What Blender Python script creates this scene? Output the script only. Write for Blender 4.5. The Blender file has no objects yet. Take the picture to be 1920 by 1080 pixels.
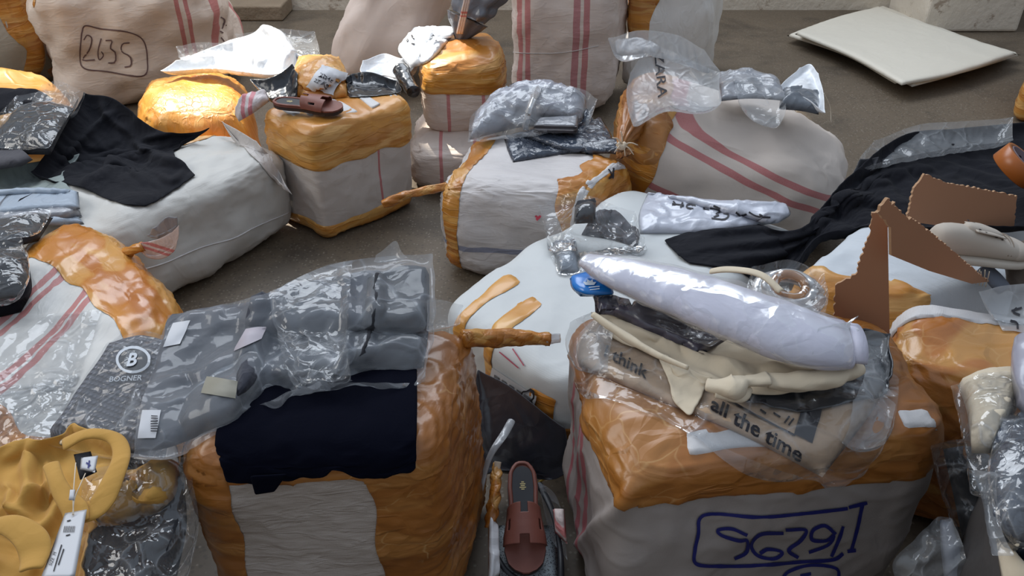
import bpy, bmesh, math, random
import numpy as np
from mathutils import Vector, Matrix, noise as mn
from mathutils.bvhtree import BVHTree

SC = bpy.context.scene
COL = SC.collection

# ------------------------------------------------------------------ camera
H, PITCH, F = 1.45, math.radians(33.0), 1507.0
cam_d = bpy.data.cameras.new('camera'); cam = bpy.data.objects.new('camera', cam_d); COL.objects.link(cam)
cam.location = (0, 0, H); cam.rotation_euler = (math.pi/2-PITCH, 0, 0)
cam_d.sensor_width = 36; cam_d.lens = F/1920*36; cam_d.clip_start = .05
SC.camera = cam

# ------------------------------------------------------------------ light
SC.view_settings.view_transform = 'Standard'; SC.view_settings.look = 'None'
SC.view_settings.gamma = 1; SC.view_settings.use_curve_mapping = False
SC.view_settings.exposure = -0.20
SC.cycles.use_denoising = True
SC.cycles.transparent_max_bounces = 24
SC.cycles.max_bounces = 8
SC.cycles.caustics_reflective = False; SC.cycles.caustics_refractive = False
w = bpy.data.worlds.new('world'); SC.world = w; w.use_nodes = True
nt = w.node_tree; bg = nt.nodes['Background']
tcw = nt.nodes.new('ShaderNodeTexCoord'); sp = nt.nodes.new('ShaderNodeSeparateXYZ')
rw = nt.nodes.new('ShaderNodeValToRGB')
nt.links.new(tcw.outputs['Generated'], sp.inputs[0]); nt.links.new(sp.outputs['Z'], rw.inputs[0])
rw.color_ramp.elements[0].position = 0.0; rw.color_ramp.elements[0].color = (.30, .27, .24, 1)
rw.color_ramp.elements[1].position = .8; rw.color_ramp.elements[1].color = (.62, .72, .86, 1)
nt.links.new(rw.outputs[0], bg.inputs[0]); bg.inputs[1].default_value = .86

def light(kind, name, loc, target, energy, color, **kw):
    d = bpy.data.lights.new(name, kind); d.energy = energy; d.color = color
    for k, v in kw.items(): setattr(d, k, v)
    o = bpy.data.objects.new(name, d); COL.objects.link(o); o.location = loc
    o.rotation_euler = (Vector(target)-Vector(loc)).to_track_quat('-Z', 'Y').to_euler()
    return o
light('AREA', 'skylight_opening', (-.8, 5.2, 4.2), (0, 2.0, 0), 225, (.86, .92, 1), shape='RECTANGLE', size=5, size_y=2.2)
light('AREA', 'side_opening', (-4.6, 1.8, 3.4), (0, 2.0, .2), 95, (.98, .95, .90), shape='RECTANGLE', size=3, size_y=2)  # area lamp added on the left, a bright source for the plastics to reflect

# shafts of direct sun that come between the roofs onto a few spots
SUNDIR = Vector((-.45, .42, .79)).normalized()
def shaft(target, radius, energy, blend=.08):
    tg = Vector(target); D = 16.
    o = light('SPOT', 'sun_shaft', tg+SUNDIR*D, tg, energy, (1, .93, .80), spot_size=2*math.atan(radius/D), spot_blend=blend, shadow_soft_size=.04)
    return o
shaft((-1.29, 3.00, .42), .21, 26000)
shaft((-1.02, 3.25, .50), .32, 30000)
shaft((-.37, 3.26, .54), .17, 30000)
shaft((.80, 4.12, .42), .34, 30000)
shaft((-2.1, 3.25, .34), .20, 22000)
# ------------------------------------------------------------------ pixel -> place helpers (1920x1080 frame)
_c, _s = math.cos(PITCH), math.sin(PITCH)
def ray(px, py):
    x = (px-960)/F; y = (540-py)/F
    return Vector((x, _c+y*_s, -_s+y*_c))
def W(px, py, z):
    d = ray(px, py); t = (z-H)/d.z
    return Vector((d.x*t, d.y*t, z))
def WY(px, py, Y):
    d = ray(px, py); t = Y/d.y
    return Vector((d.x*t, Y, H+d.z*t))
def PX(p):
    dep = p[1]*_c+(H-p[2])*_s; up = p[1]*_s-(H-p[2])*_c
    return (960+p[0]/dep*F, 540-up/dep*F)

# ------------------------------------------------------------------ objects
def setp(o, label=None, cat=None, group=None, kind=None):
    if label: o['label'] = label
    if cat: o['category'] = cat
    if group: o['group'] = group
    if kind: o['kind'] = kind
    return o
def thing(name, label, cat, loc, group=None):
    o = bpy.data.objects.new(name, None); COL.objects.link(o); o.location = loc
    o.empty_display_size = .05
    return setp(o, label, cat, group)
def wloc(o):
    v = Vector((0, 0, 0))
    while o: v += o.location; o = o.parent
    return v
def mesh(name, V, Fc, mat, parent=None, attrs=None, smooth=True, loc=None):
    V = np.asarray(V, dtype=float).reshape(-1, 3)
    base = wloc(parent) if parent else Vector(loc if loc is not None else (V[:, 0].mean(), V[:, 1].mean(), V[:, 2].min()))
    me = bpy.data.meshes.new(name)
    me.from_pydata((V-np.array(base)).tolist(), [], [tuple(f) for f in Fc]); me.update()
    if smooth: me.polygons.foreach_set('use_smooth', [True]*len(me.polygons))
    if attrs:
        for k, a in attrs.items():
            at = me.attributes.new(k, 'FLOAT_VECTOR', 'POINT'); at.data.foreach_set('vector', np.asarray(a, dtype=np.float32).ravel())
    if mat: me.materials.append(mat)
    o = bpy.data.objects.new(name, me); COL.objects.link(o)
    if parent: o.parent = parent
    else: o.location = base
    return o
COLL = {}
def collider(key, V, Fc):
    COLL[key] = (np.asarray(V, dtype=float), [tuple(int(i) for i in f) for f in Fc])
def bvh(keys):
    V = []; Fc = []; n = 0
    for k in keys:
        v, f = COLL[k]; V += v.tolist(); Fc += [tuple(i+n for i in q) for q in f]; n += len(v)
    return BVHTree.FromPolygons(V, Fc)
def fnoise(P, freq, seed=0, oct=1):
    out = np.empty(len(P)); o = Vector((seed*7.31, seed*3.17, seed*5.73))
    Q = np.asarray(P)*freq
    if oct == 1:
        for i, p in enumerate(Q.tolist()): out[i] = mn.noise(Vector(p)+o)
    else:
        for i, p in enumerate(Q.tolist()): out[i] = mn.fractal(Vector(p)+o, .9, 2.0, oct)
    return out
def vnormals(V, Fc):
    V = np.asarray(V); N = np.zeros_like(V)
    q = np.array([f if len(f) == 4 else (f[0], f[1], f[2], f[2]) for f in Fc])
    n = np.cross(V[q[:, 2]]-V[q[:, 0]], V[q[:, 3]]-V[q[:, 1]])
    tri = q[:, 2] == q[:, 3]
    if tri.any(): n[tri] = np.cross(V[q[tri, 1]]-V[q[tri, 0]], V[q[tri, 2]]-V[q[tri, 0]])
    for k in range(4): np.add.at(N, q[:, k], n)
    return N/np.maximum(np.linalg.norm(N, axis=1, keepdims=True), 1e-9)

# ------------------------------------------------------------------ materials
class NT:
    def __init__(s, name):
        s.m = bpy.data.materials.new(name); s.m.use_nodes = True; s.t = s.m.node_tree; s.t.nodes.clear()
        s.out = s.n('ShaderNodeOutputMaterial')
    def n(s, typ, _in=None, **kw):
        x = s.t.nodes.new(typ)
        for k, v in kw.items(): setattr(x, k, v)
        for k, v in (_in or {}).items():
            if isinstance(v, bpy.types.NodeSocket): s.t.links.new(v, x.inputs[k])
            else: x.inputs[k].default_value = v
        return x
    def math(s, op, a, b=None, clamp=False):
        x = s.n('ShaderNodeMath', operation=op, use_clamp=clamp)
        for i, v in enumerate((a, b)):
            if v is None: continue
            if isinstance(v, bpy.types.NodeSocket): s.t.links.new(v, x.inputs[i])
            else: x.inputs[i].default_value = v
        return x.outputs[0]
    def mix(s, f, a, b):
        x = s.n('ShaderNodeMix', data_type='RGBA')
        for sock, v in ((x.inputs[0], f), (x.inputs[6], a), (x.inputs[7], b)):
            if isinstance(v, bpy.types.NodeSocket): s.t.links.new(v, sock)
            else: sock.default_value = v if isinstance(v, (int, float)) else tuple(v)+(1,)*(4-len(v))
        return x.outputs[2]
    def ramp(s, f, stops):
        x = s.n('ShaderNodeValToRGB', {0: f}); e = x.color_ramp.elements
        while len(e) < len(stops): e.new(.5)
        for i, (p, c) in enumerate(stops):
            e[i].position = p; e[i].color = (c, c, c, 1) if isinstance(c, (int, float)) else tuple(c)+(1,)
        return x.outputs[0]
    def vec(s, attr=None, scale=(1, 1, 1), rot=(0, 0, 0)):
        v = s.n('ShaderNodeAttribute', attribute_name=attr).outputs['Vector'] if attr else s.n('ShaderNodeTexCoord').outputs['Object']
        return s.n('ShaderNodeMapping', {0: v, 2: rot, 3: scale}).outputs[0]
    def noise(s, v, scale, detail=3, rough=.5, dist=0):
        return s.n('ShaderNodeTexNoise', {'Vector': v, 'Scale': scale, 'Detail': detail, 'Roughness': rough, 'Distortion': dist}).outputs['Fac']
    def crease(s, v, scale, detail=2, dist=.6, w=.12):   # thin ridged creases, 1 on the ridge
        a = s.math('ABSOLUTE', s.math('SUBTRACT', s.noise(v, scale, detail, .5, dist), .5))
        return s.math('SUBTRACT', 1.0, s.math('DIVIDE', a, w), True)
    def fold(s, v, scale, w=.06, warp=.25, mask=.5):   # straight crumple creases in patches
        wv = s.n('ShaderNodeTexNoise', {'Vector': v, 'Scale': scale*.8, 'Detail': 2.}).outputs['Color']
        vv = s.n('ShaderNodeVectorMath', {0: v, 1: s.n('ShaderNodeVectorMath', {0: wv, 3: warp/scale*2}, operation='SCALE').outputs[0]}, operation='ADD').outputs[0]
        e = s.n('ShaderNodeTexVoronoi', {'Vector': vv, 'Scale': scale}, feature='DISTANCE_TO_EDGE').outputs['Distance']
        r = s.math('SUBTRACT', 1.0, s.math('DIVIDE', e, w), True)
        m = s.ramp(s.noise(v, scale*.6, 2), [(mask-.06, 0.), (mask+.1, 1.)])
        return s.math('MULTIPLY', r, m)
    def bump(s, h, strength, distance=.01, normal=None):
        d = {'Height': h, 'Strength': strength, 'Distance': distance}
        if normal: d['Normal'] = normal
        return s.n('ShaderNodeBump', d).outputs[0]
    def done(s, sh):
        s.t.links.new(sh, s.out.inputs[0]); return s.m
def C(r, g, b):   # sRGB 0-255 -> linear
    return tuple(((v/255)/12.92 if v/255 <= .04045 else ((v/255+.055)/1.055)**2.4) for v in (r, g, b))
def principled(t, col, rough, normal=None, **kw):
    d = {'Base Color': col if isinstance(col, bpy.types.NodeSocket) else tuple(col)+(1,), 'Roughness': rough}
    if normal: d['Normal'] = normal
    p = t.n('ShaderNodeBsdfPrincipled', d)
    for k, v in kw.items():
        p.inputs[k.replace('_', ' ')].default_value = v
    return p.outputs[0]

def mat_sack(name, col, stripes=(), weave=.5, dirt=.25, wr=(1, 1, 1), wamp=.5, stripecol=C(176, 66, 74), rough=.55):
    """woven polypropylene: stripes = [(direction xyz, offset, half width, colour?)] in the bale's own metres"""
    t = NT(name); v = t.vec('loc')
    big = t.noise(v, 3.5, 3); c = t.mix(t.math('MULTIPLY', big, dirt), col, tuple(x*.72 for x in col))
    fine = t.noise(t.vec('loc', (30, 30, 300)), 1.0, 2); c = t.mix(t.math('MULTIPLY', fine, .14), c, tuple(min(1, x*1.15) for x in col))
    stain = t.ramp(t.noise(v, 9, 4, .65, .4), [(.60, 0.), (.74, 1.)])
    c = t.mix(t.math('MULTIPLY', stain, dirt*.55), c, C(120, 104, 88))
    for st in stripes:
        d, off, hw = st[:3]; sc = st[3] if len(st) > 3 else stripecol
        dp = t.n('ShaderNodeVectorMath', {0: v, 1: d}, operation='DOT_PRODUCT').outputs['Value']
        wob = t.math('MULTIPLY', t.math('SUBTRACT', t.noise(v, 6, 1), .5), .012)
        a = t.math('ABSOLUTE', t.math('SUBTRACT', t.math('ADD', dp, wob), off))
        m = t.math('MULTIPLY', t.math('SUBTRACT', 1.0, t.math('MULTIPLY', t.math('SUBTRACT', a, hw), 600.), True), .82)
        thr = t.math('ADD', .75, t.math('MULTIPLY', t.noise(t.vec('loc', (400, 400, 400)), 1, 1), .3))
        c = t.mix(t.math('MULTIPLY', m, thr), c, sc)
    wv = t.n('ShaderNodeTexWave', {'Vector': v, 'Scale': 110., 'Distortion': 1.2, 'Detail': 1.}, bands_direction='Z').outputs['Fac']
    wv2 = t.n('ShaderNodeTexWave', {'Vector': v, 'Scale': 110., 'Distortion': 1.2, 'Detail': 1.}, bands_direction='X').outputs['Fac']
    n = t.bump(t.math('MULTIPLY', wv, wv2), .22*weave, .002)
    n = t.bump(t.noise(t.vec('loc', wr), 9, 4, .55, .5), wamp, .006, n)
    n = t.bump(t.crease(t.vec('loc', wr), 6, 3, .8, .06), wamp*.5, .0025, n)
    return t.done(principled(t, c, rough, n))
def mat_tape(name='tape', col=C(198, 134, 52), dark=C(150, 84, 26), stretch=(3, 3, 30), gloss=.3, amp=.6, light_=C(222, 178, 104)):
    t = NT(name); v = t.vec('loc')
    b = t.noise(t.vec('loc', tuple(x*.45 for x in stretch)), 1.0, 3, .6, .3)
    c = t.mix(t.ramp(b, [(.38, 0.), (.68, 1.)]), col, dark)
    lay = t.ramp(t.noise(t.vec('loc', tuple(x*.8 for x in stretch)), 1.7, 1, .4, .1), [(.52, 0.), (.57, 1.)])
    c = t.mix(t.math('MULTIPLY', lay, .4), c, light_)
    wh = t.fold(t.vec('loc', tuple(.4+x*.2 for x in stretch)), 9, .03, .5, .54)
    c = t.mix(t.math('MULTIPLY', wh, .30), c, C(232, 196, 138))
    n = t.bump(t.noise(t.vec('loc', tuple(x*1.0 for x in stretch)), 2.0, 4, .55, .6), amp, .0045)
    n = t.bump(t.fold(t.vec('loc', tuple(.4+x*.2 for x in stretch)), 7, .10, .5, .45), amp*.8, .003, n)
    r = t.math('ADD', gloss-.08, t.math('MULTIPLY', t.noise(v, 12, 2), .3))
    return t.done(principled(t, c, r, n, Coat_Weight=.25, Coat_Roughness=.12))
def mat_cloth(name, col, rough=.85, scale=9, amp=.35, weave=300, sheen=.12, var=.2, spec=.25):
    t = NT(name); v = t.vec()
    c = t.mix(t.math('MULTIPLY', t.noise(v, 5, 3), var), col, tuple(x*.6 for x in col))
    wv = t.noise(v, weave, 1)
    n = t.bump(wv, .15, .001); n = t.bump(t.noise(v, scale, 4, .5, .8), amp, .014, n)
    n = t.bump(t.crease(v, scale*.9, 3, .8, .08), amp*.5, .006, n)
    return t.done(principled(t, c, rough, n, Sheen_Weight=sheen, Specular_IOR_Level=spec))
def mat_film(name, haze=.12, hcol=(.85, .88, .92), gloss=.35, scale=10, rough=.1, amp=1., dark=False, crinkle=1.):
    t = NT(name); v = t.vec()
    f1 = t.fold(v, scale*1.3, .14, .5, .42); f2 = t.fold(v, scale*4, .2, .5, .48)
    h = t.math('ADD', t.math('MULTIPLY', f1, .6*crinkle), t.math('MULTIPLY', f2, .12*crinkle))
    h = t.math('ADD', h, t.math('MULTIPLY', t.noise(v, scale*.6, 2, .5, .5), 2.0))
    n = t.bump(h, amp*.8, .006)
    fr = t.n('ShaderNodeLayerWeight', {'Blend': .28, 'Normal': n}).outputs['Fresnel']
    tr = t.n('ShaderNodeBsdfTransparent', {0: (.97, .975, .98, 1)}).outputs[0]
    gl = t.n('ShaderNodeBsdfGlossy', {'Color': (1, 1, 1, 1), 'Roughness': rough, 'Normal': n}).outputs[0]
    di = t.n('ShaderNodeBsdfDiffuse', {'Color': tuple(hcol)+(1,), 'Normal': n}).outputs[0]
    tl = t.n('ShaderNodeBsdfTranslucent', {'Color': tuple(hcol)+(1,)}).outputs[0]
    dd = t.n('ShaderNodeMixShader', {0: .3, 1: di, 2: tl}).outputs[0]
    cr = t.math('POWER', f1, 4.0)
    hz = t.math('ADD', t.math('ADD', haze*.7, t.math('MULTIPLY', t.noise(v, scale*.35, 3), haze*.6)), t.math('MULTIPLY', cr, .22*crinkle), True)
    a = t.n('ShaderNodeMixShader', {0: hz, 1: tr, 2: dd}).outputs[0]
    g = t.math('MULTIPLY', t.math('ADD', .07, fr), gloss*1.35, True)
    return t.done(t.n('ShaderNodeMixShader', {0: g, 1: a, 2: gl}).outputs[0])
def mat_plastic(name, col, rough=.2, scale=12, amp=.8, spec=.5):   # opaque shiny crinkled plastic
    t = NT(name); v = t.vec()
    h = t.math('ADD', t.math('MULTIPLY', t.fold(v, scale*1.2, .2, .5, .4), .5), t.math('MULTIPLY', t.noise(v, scale, 3, .5, .8), 1.8))
    return t.done(principled(t, col, rough, t.bump(h, amp*.8, .006), Coat_Weight=.4, Coat_Roughness=.12))
def mat_plain(name, col, rough=.6, var=.1, scale=40, bump=.1, metallic=0.):
    t = NT(name); v = t.vec()
    nz = t.noise(v, scale, 4)
    c = t.mix(t.math('MULTIPLY', nz, var), col, tuple(x*.6 for x in col))
    return t.done(principled(t, c, rough, t.bump(nz, bump, .003), Metallic=metallic))

# ------------------------------------------------------------------ bales
def cubegrid(n):
    idx = {}; V = []; Fc = []
    def vid(k):
        if k not in idx: idx[k] = len(V); V.append(k)
        return idx[k]
    for ax in range(3):
        for side in (0, n):
            a, b = [(1, 2), (2, 0), (0, 1)][ax]
            for i in range(n):
                for j in range(n):
                    q = []
                    for (di, dj) in ((0, 0), (1, 0), (1, 1), (0, 1)):
                        k = [0, 0, 0]; k[ax] = side; k[a] = i+di; k[b] = j+dj; q.append(vid(tuple(k)))
                    Fc.append(tuple(q if side else q[::-1]))
    return np.array(V)/n*2-1, Fc
_cg = {}
class Bale: pass
def bale(name, label, mat, top=None, base=None, h=.4, z0=0., p=6., n=26, lump=.012, wrinkle=.004, wf=(1, 1, 1), flare=1., shift=(0, 0), seed=1,
         bodyname='sack_body', cat='bale', group=None, ridges=None):
    """top: four px corners [front-left, front-right, back-right, back-left] at height h (number or list); or base px at z0"""
    hs = h if isinstance(h, (list, tuple)) else [h]*4
    if top: T = [W(x, y, z) for (x, y), z in zip(top, hs)]; ctr = sum(T, Vector())/4
    else:
        Bb = [W(x, y, z0) for x, y in base]; T = [Vector((b.x+shift[0], b.y+shift[1], hh)) for b, hh in zip(Bb, hs)]
    if top:
        Bb = [Vector((ctr.x+(t.x-ctr.x)*flare+shift[0], ctr.y+(t.y-ctr.y)*flare+shift[1], z0)) for t in T]
    if n not in _cg: _cg[n] = cubegrid(n)
    Q, Fc = _cg[n]
    Q = np.sign(Q)*np.abs(np.sin(Q*math.pi/2))**.85*1.0 if p < 5 else Q
    nq = (np.abs(Q)**p).sum(1)**(1/p)
    q = Q/nq[:, None]
    u, v_, s_ = [(q[:, k]+1)/2 for k in range(3)]
    cs = np.array([list(x) for x in Bb+T])
    wgt = [(1-u)*(1-v_)*(1-s_), u*(1-v_)*(1-s_), u*v_*(1-s_), (1-u)*v_*(1-s_), (1-u)*(1-v_)*s_, u*(1-v_)*s_, u*v_*s_, (1-u)*v_*s_]
    P = sum(wgt[k][:, None]*cs[k][None] for k in range(8))
    dims = np.array([np.linalg.norm(cs[1]-cs[0]), np.linalg.norm(cs[3]-cs[0]), cs[4:, 2].mean()-z0])
    loc = q*dims/2
    N = vnormals(P, Fc)
    d = fnoise(loc, 4.5, seed)*lump*2 + fnoise(loc, 11, seed+3)*lump*.8
    r = fnoise(loc*np.array(wf), 14, seed+5, 1)
    d = d + (1-np.minimum(1, np.abs(r)*5))*wrinkle - wrinkle*.4
    if ridges: d = d + ridgeh(P, ridges)
    P = P+N*d[:, None]
    lo = P[:, 2] < z0+.004; P[lo, 2] = z0+.004
    N = vnormals(P, Fc)
    root = thing(name, label, cat, (float(P[:, 0].mean()), float(P[:, 1].mean()), z0), group)
    B = Bale(); B.root = root; B.P = P; B.N = N; B.q = q; B.F = Fc; B.loc = loc; B.dims = dims; B.name = label; B.seed = seed
    B.body = mesh(bodyname, P, Fc, mat, root, {'loc': loc}) if bodyname else None
    collider(label, P, Fc)
    print('BALE', name, np.round(dims, 2), 'ctr', np.round(P.mean(0), 2))
    return B
def clip(V, Fc, f, A):
    """keep the part of the mesh with f>0; A = list of per-vertex arrays interpolated along"""
    newV = []; newA = [[] for _ in A]; vm = {}; em = {}; out = []; edge = []
    def keep(i):
        if i not in vm:
            vm[i] = len(newV); newV.append(V[i]); edge.append(0)
            for k, a in enumerate(A): newA[k].append(a[i])
        return vm[i]
    def cut(i, j):
        key = (min(i, j), max(i, j))
        if key not in em:
            t = f[key[0]]/(f[key[0]]-f[key[1]]); t = min(max(t, .02), .98)
            em[key] = len(newV); newV.append(V[key[0]]*(1-t)+V[key[1]]*t); edge.append(1)
            for k, a in enumerate(A): newA[k].append(a[key[0]]*(1-t)+a[key[1]]*t)
        return em[key]
    pos = f > 0
    for fc in Fc:
        s = [pos[i] for i in fc]
        if not any(s): continue
        if all(s): out.append(tuple(keep(i) for i in fc)); continue
        poly = []
        for a in range(len(fc)):
            i, j = fc[a], fc[(a+1) % len(fc)]
            if pos[i]: poly.append(keep(i))
            if pos[i] != pos[j]: poly.append(cut(i, j))
        if len(poly) > 2: out.append(tuple(poly))
    return np.array(newV), out, [np.array(a) for a in newA], np.array(edge, dtype=float)
def tape(B, field, mat, off=.003, rag=.06, name='tape_band', seed=0, wr=.003, stretch=(1, 1, 4), label=None, fr=9):
    x, y, z = B.q[:, 0], B.q[:, 1], B.q[:, 2]
    f = field(x, y, z).astype(float) + fnoise(B.loc, fr, B.seed+seed+20, 1)*rag
    V, Fc, (N, loc), e = clip(B.P, B.F, f, [B.N, B.loc])
    if len(V) == 0: return None
    r = fnoise(loc*np.array(stretch), 9, B.seed+seed+40)
    d = off + (1-np.minimum(1, np.abs(r)*4))*wr
    d = np.where(e > 0, off*.5, d)
    V = V+N*d[:, None]
    o = mesh(name, V, Fc, mat, B.root, {'loc': loc})
    if label: o['label'] = label
    collider(B.name+'/'+name+str(seed), V, Fc)
    return o

# ------------------------------------------------------------------ sheets and pads
def catmull(ctrl, n, axis):
    ctrl = np.moveaxis(ctrl, axis, 0); m = len(ctrl)
    P = np.concatenate([2*ctrl[:1]-ctrl[1:2], ctrl, 2*ctrl[-1:]-ctrl[-2:-1]])
    t = np.linspace(0, m-1, n); i = np.minimum(t.astype(int), m-2); u = (t-i).reshape((-1,)+(1,)*(ctrl.ndim-1))
    a, b, c, d = P[i], P[i+1], P[i+2], P[i+3]
    r = .5*(2*b+(c-a)*u+(2*a-5*b+4*c-d)*u*u+(-a+3*b-3*c+d)*u**3)
    return np.moveaxis(r, 0, axis)
def surf(ctrl, step):
    G = np.array([[list(W(*c)) if not isinstance(c, Vector) else list(c) for c in row] for row in ctrl])
    L = lambda A, ax: max(np.linalg.norm(np.diff(A, axis=ax), axis=2).sum(ax).max(), 1e-3)
    nv = int(min(90, max(6, L(G, 0)/step)))+1; nu = int(min(90, max(6, L(G, 1)/step)))+1
    return catmull(catmull(G, nv, 0), nu, 1)
def gridfaces(nv, nu, flip=False):
    F_ = []
    for i in range(nv-1):
        for j in range(nu-1):
            a = i*nu+j; q = (a, a+1, a+nu+1, a+nu)
            F_.append(q[::-1] if flip else q)
    return F_
def pushout(X, T, margin, far):
    sh = X.shape; Y = X.reshape(-1, 3)
    for k, p in enumerate(Y.tolist()):
        r = T.find_nearest(p, far)
        if r[0] is None: continue
        l, nn = r[0], r[1]
        sd = (p[0]-l.x)*nn.x+(p[1]-l.y)*nn.y+(p[2]-l.z)*nn.z
        if sd < margin:
            if nn.z < -.3: continue
            Y[k] = (l.x+nn.x*margin, l.y+nn.y*margin, l.z+nn.z*margin)
    return Y.reshape(sh)
def snap_to(X, T, margin, lim=.12):
    """let a sheet down onto what lies under it, along the line it was drawn on"""
    o = Vector((0, 0, H)); Y = X.reshape(-1, 3); tt = np.ones(len(Y)); ok = np.zeros(len(Y), bool)
    for k, p in enumerate(Y.tolist()):
        d = Vector(p)-o; L = d.length; r = T.ray_cast(o, d/L)
        if r[0] is None: continue
        dl = r[3]-L
        if -.3 < dl < lim:
            c = max(.25, abs(r[1].dot(d/L))); tt[k] = (r[3]-margin/c)/L; ok[k] = True
    g = tt.reshape(X.shape[:2]); okg = ok.reshape(X.shape[:2]); g0 = g.copy()
    if okg.any():
        md = g[okg].mean(); g = np.where(okg, g, 1+(md-1)*.6)
    for _ in range(4):
        a = np.pad(g, 1, mode='edge'); g = (a[:-2, 1:-1]+a[2:, 1:-1]+a[1:-1, :-2]+a[1:-1, 2:]+2*g)/6
    g = np.minimum(g, np.where(okg, g0, 9))
    return np.array(list(o))+(X-np.array(list(o)))*g[..., None]
def simulate(X, T, slack, steps=36, margin=.004, grav=.0009, pin=.35, noise_amp=.004, seed=1, border_free=0.):
    nv, nu, _ = X.shape
    tgt = X.copy(); rs = np.random.RandomState(seed)
    D = X.reshape(-1, 3)
    sl = slack*(1+.7*fnoise(D, 5, seed).reshape(nv, nu))
    X = X+np.array([0, 0, 1])*(fnoise(D, 16, seed+1).reshape(nv, nu, 1)*noise_amp*2+rs.randn(nv, nu, 1)*noise_amp*.25)
    Vv = np.zeros_like(X)
    ops = []
    def reg(a, b, st, stretch=True):
        r = np.linalg.norm(tgt[b]-tgt[a], axis=2)
        if stretch: r = r*(1+.5*(sl[a]+sl[b]))
        ops.append((a, b, r, st))
    S = slice
    for o in (0, 1):
        reg((S(None), S(o, nu-1, 2)), (S(None), S(o+1, nu, 2)), 1.)if nu-1 > o else None
        reg((S(o, nv-1, 2), S(None)), (S(o+1, nv, 2), S(None)), 1.)if nv-1 > o else None
    for o in (0, 1):
        reg((S(o, nv-1, 2), S(0, nu-1)), (S(o+1, nv, 2), S(1, nu)), .5)
        reg((S(o, nv-1, 2), S(1, nu)), (S(o+1, nv, 2), S(0, nu-1)), .5)
    k = 3
    if nu > 2*k and nv > 2*k:
        reg((S(None), S(0, nu-k)), (S(None), S(k, nu)), .12); reg((S(0, nv-k), S(None)), (S(k, nv), S(None)), .12)
    pw = np.zeros((nv, nu, 1)); pw[0] = pw[-1] = pin; pw[:, 0] = pw[:, -1] = pin
    pw += pin*.06
    for st in range(steps):
        Vv *= .86; Vv[..., 2] -= grav; prev = X.copy(); X = X+Vv
        for it in range(2):
            for a, b, r, stf in ops:
                d = X[b]-X[a]; L = np.maximum(np.linalg.norm(d, axis=2), 1e-6)
                if stf >= 1: c = (L-r)/L
                elif stf > .3: c = np.where(L > r, (L-r)/L, (L-r)/L*.5)
                else: c = (L-r*.98)/L*np.where(L < r, 1, .0)
                cc = d*(c*.5*min(stf, 1))[..., None]*(.9 if stf >= 1 else .6)
                X[a] += cc; X[b] -= cc
        X = X+(tgt-X)*pw
        if T is not None and (st % 3 == 2 or st == steps-1): X = pushout(X, T, margin, .06)
        Vv = X-prev
        sp_ = np.linalg.norm(Vv, axis=2, keepdims=True); Vv = np.where(sp_ > .003, Vv/np.maximum(sp_, 1e-9)*.003, Vv)
    return X
def ridgeh(V, ridges):
    """height field of single named folds: (polyline, height, half width), the line as seen on the photograph"""
    V = np.asarray(V); dep = V[:, 1]*_c+(H-V[:, 2])*_s; up = V[:, 1]*_s-(H-V[:, 2])*_c
    P = np.stack([960+V[:, 0]/dep*F, 540-up/dep*F], 1); out = np.zeros(len(V))
    for ln, hh, wd in ridges:
        L = catmull(np.array(ln, dtype=float), 8*len(ln), 0); best = np.full(len(V), 1e9); sg = np.zeros(len(V)); tt = np.zeros(len(V))
        for i in range(len(L)-1):
            a = L[i]; d = L[i+1]-a; l2 = (d*d).sum()+1e-9; t = np.clip(((P-a)@d)/l2, 0, 1); q = P-(a+t[:, None]*d)
            dd = np.hypot(q[:, 0], q[:, 1]); m = dd < best; best[m] = dd[m]; sg[m] = np.sign(d[0]*q[m, 1]-d[1]*q[m, 0]); tt[m] = ((i+t)/(len(L)-1))[m]
        w_ = np.where(sg > 0, wd*.55, wd*1.25); out += hh*np.exp(-(best/w_)**2)*np.clip(np.sin(math.pi*np.clip(tt*.94+.03, 0, 1))*1.8, 0, 1)
    return out
def foldh(V, folds, seed):   # (height, folds per metre, direction on the ground in degrees, warp)
    hgt, fq, ang, warp = folds
    a = math.radians(ang); e = np.array([math.cos(a), math.sin(a), 0]); g = np.array([-math.sin(a), math.cos(a), 0])
    w1 = fnoise(V, 3.2, seed+60)*warp; w2 = fnoise(V, 5., seed+61)
    U = np.stack([(V@e)*fq*.28+w1*2, (V@g)*fq+w1*3+w2*.8, w2*.4], 1)
    r1 = 1-np.minimum(1, np.abs(fnoise(U, 1., seed+62))*2.6); r2 = 1-np.minimum(1, np.abs(fnoise(U, 2.1, seed+63))*3)
    m = .35+.65*np.clip(.5+fnoise(V, 6, seed+64)*1.6, 0, 1)
    return hgt*m*(r1**1.6+.35*r2**1.5)
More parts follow.
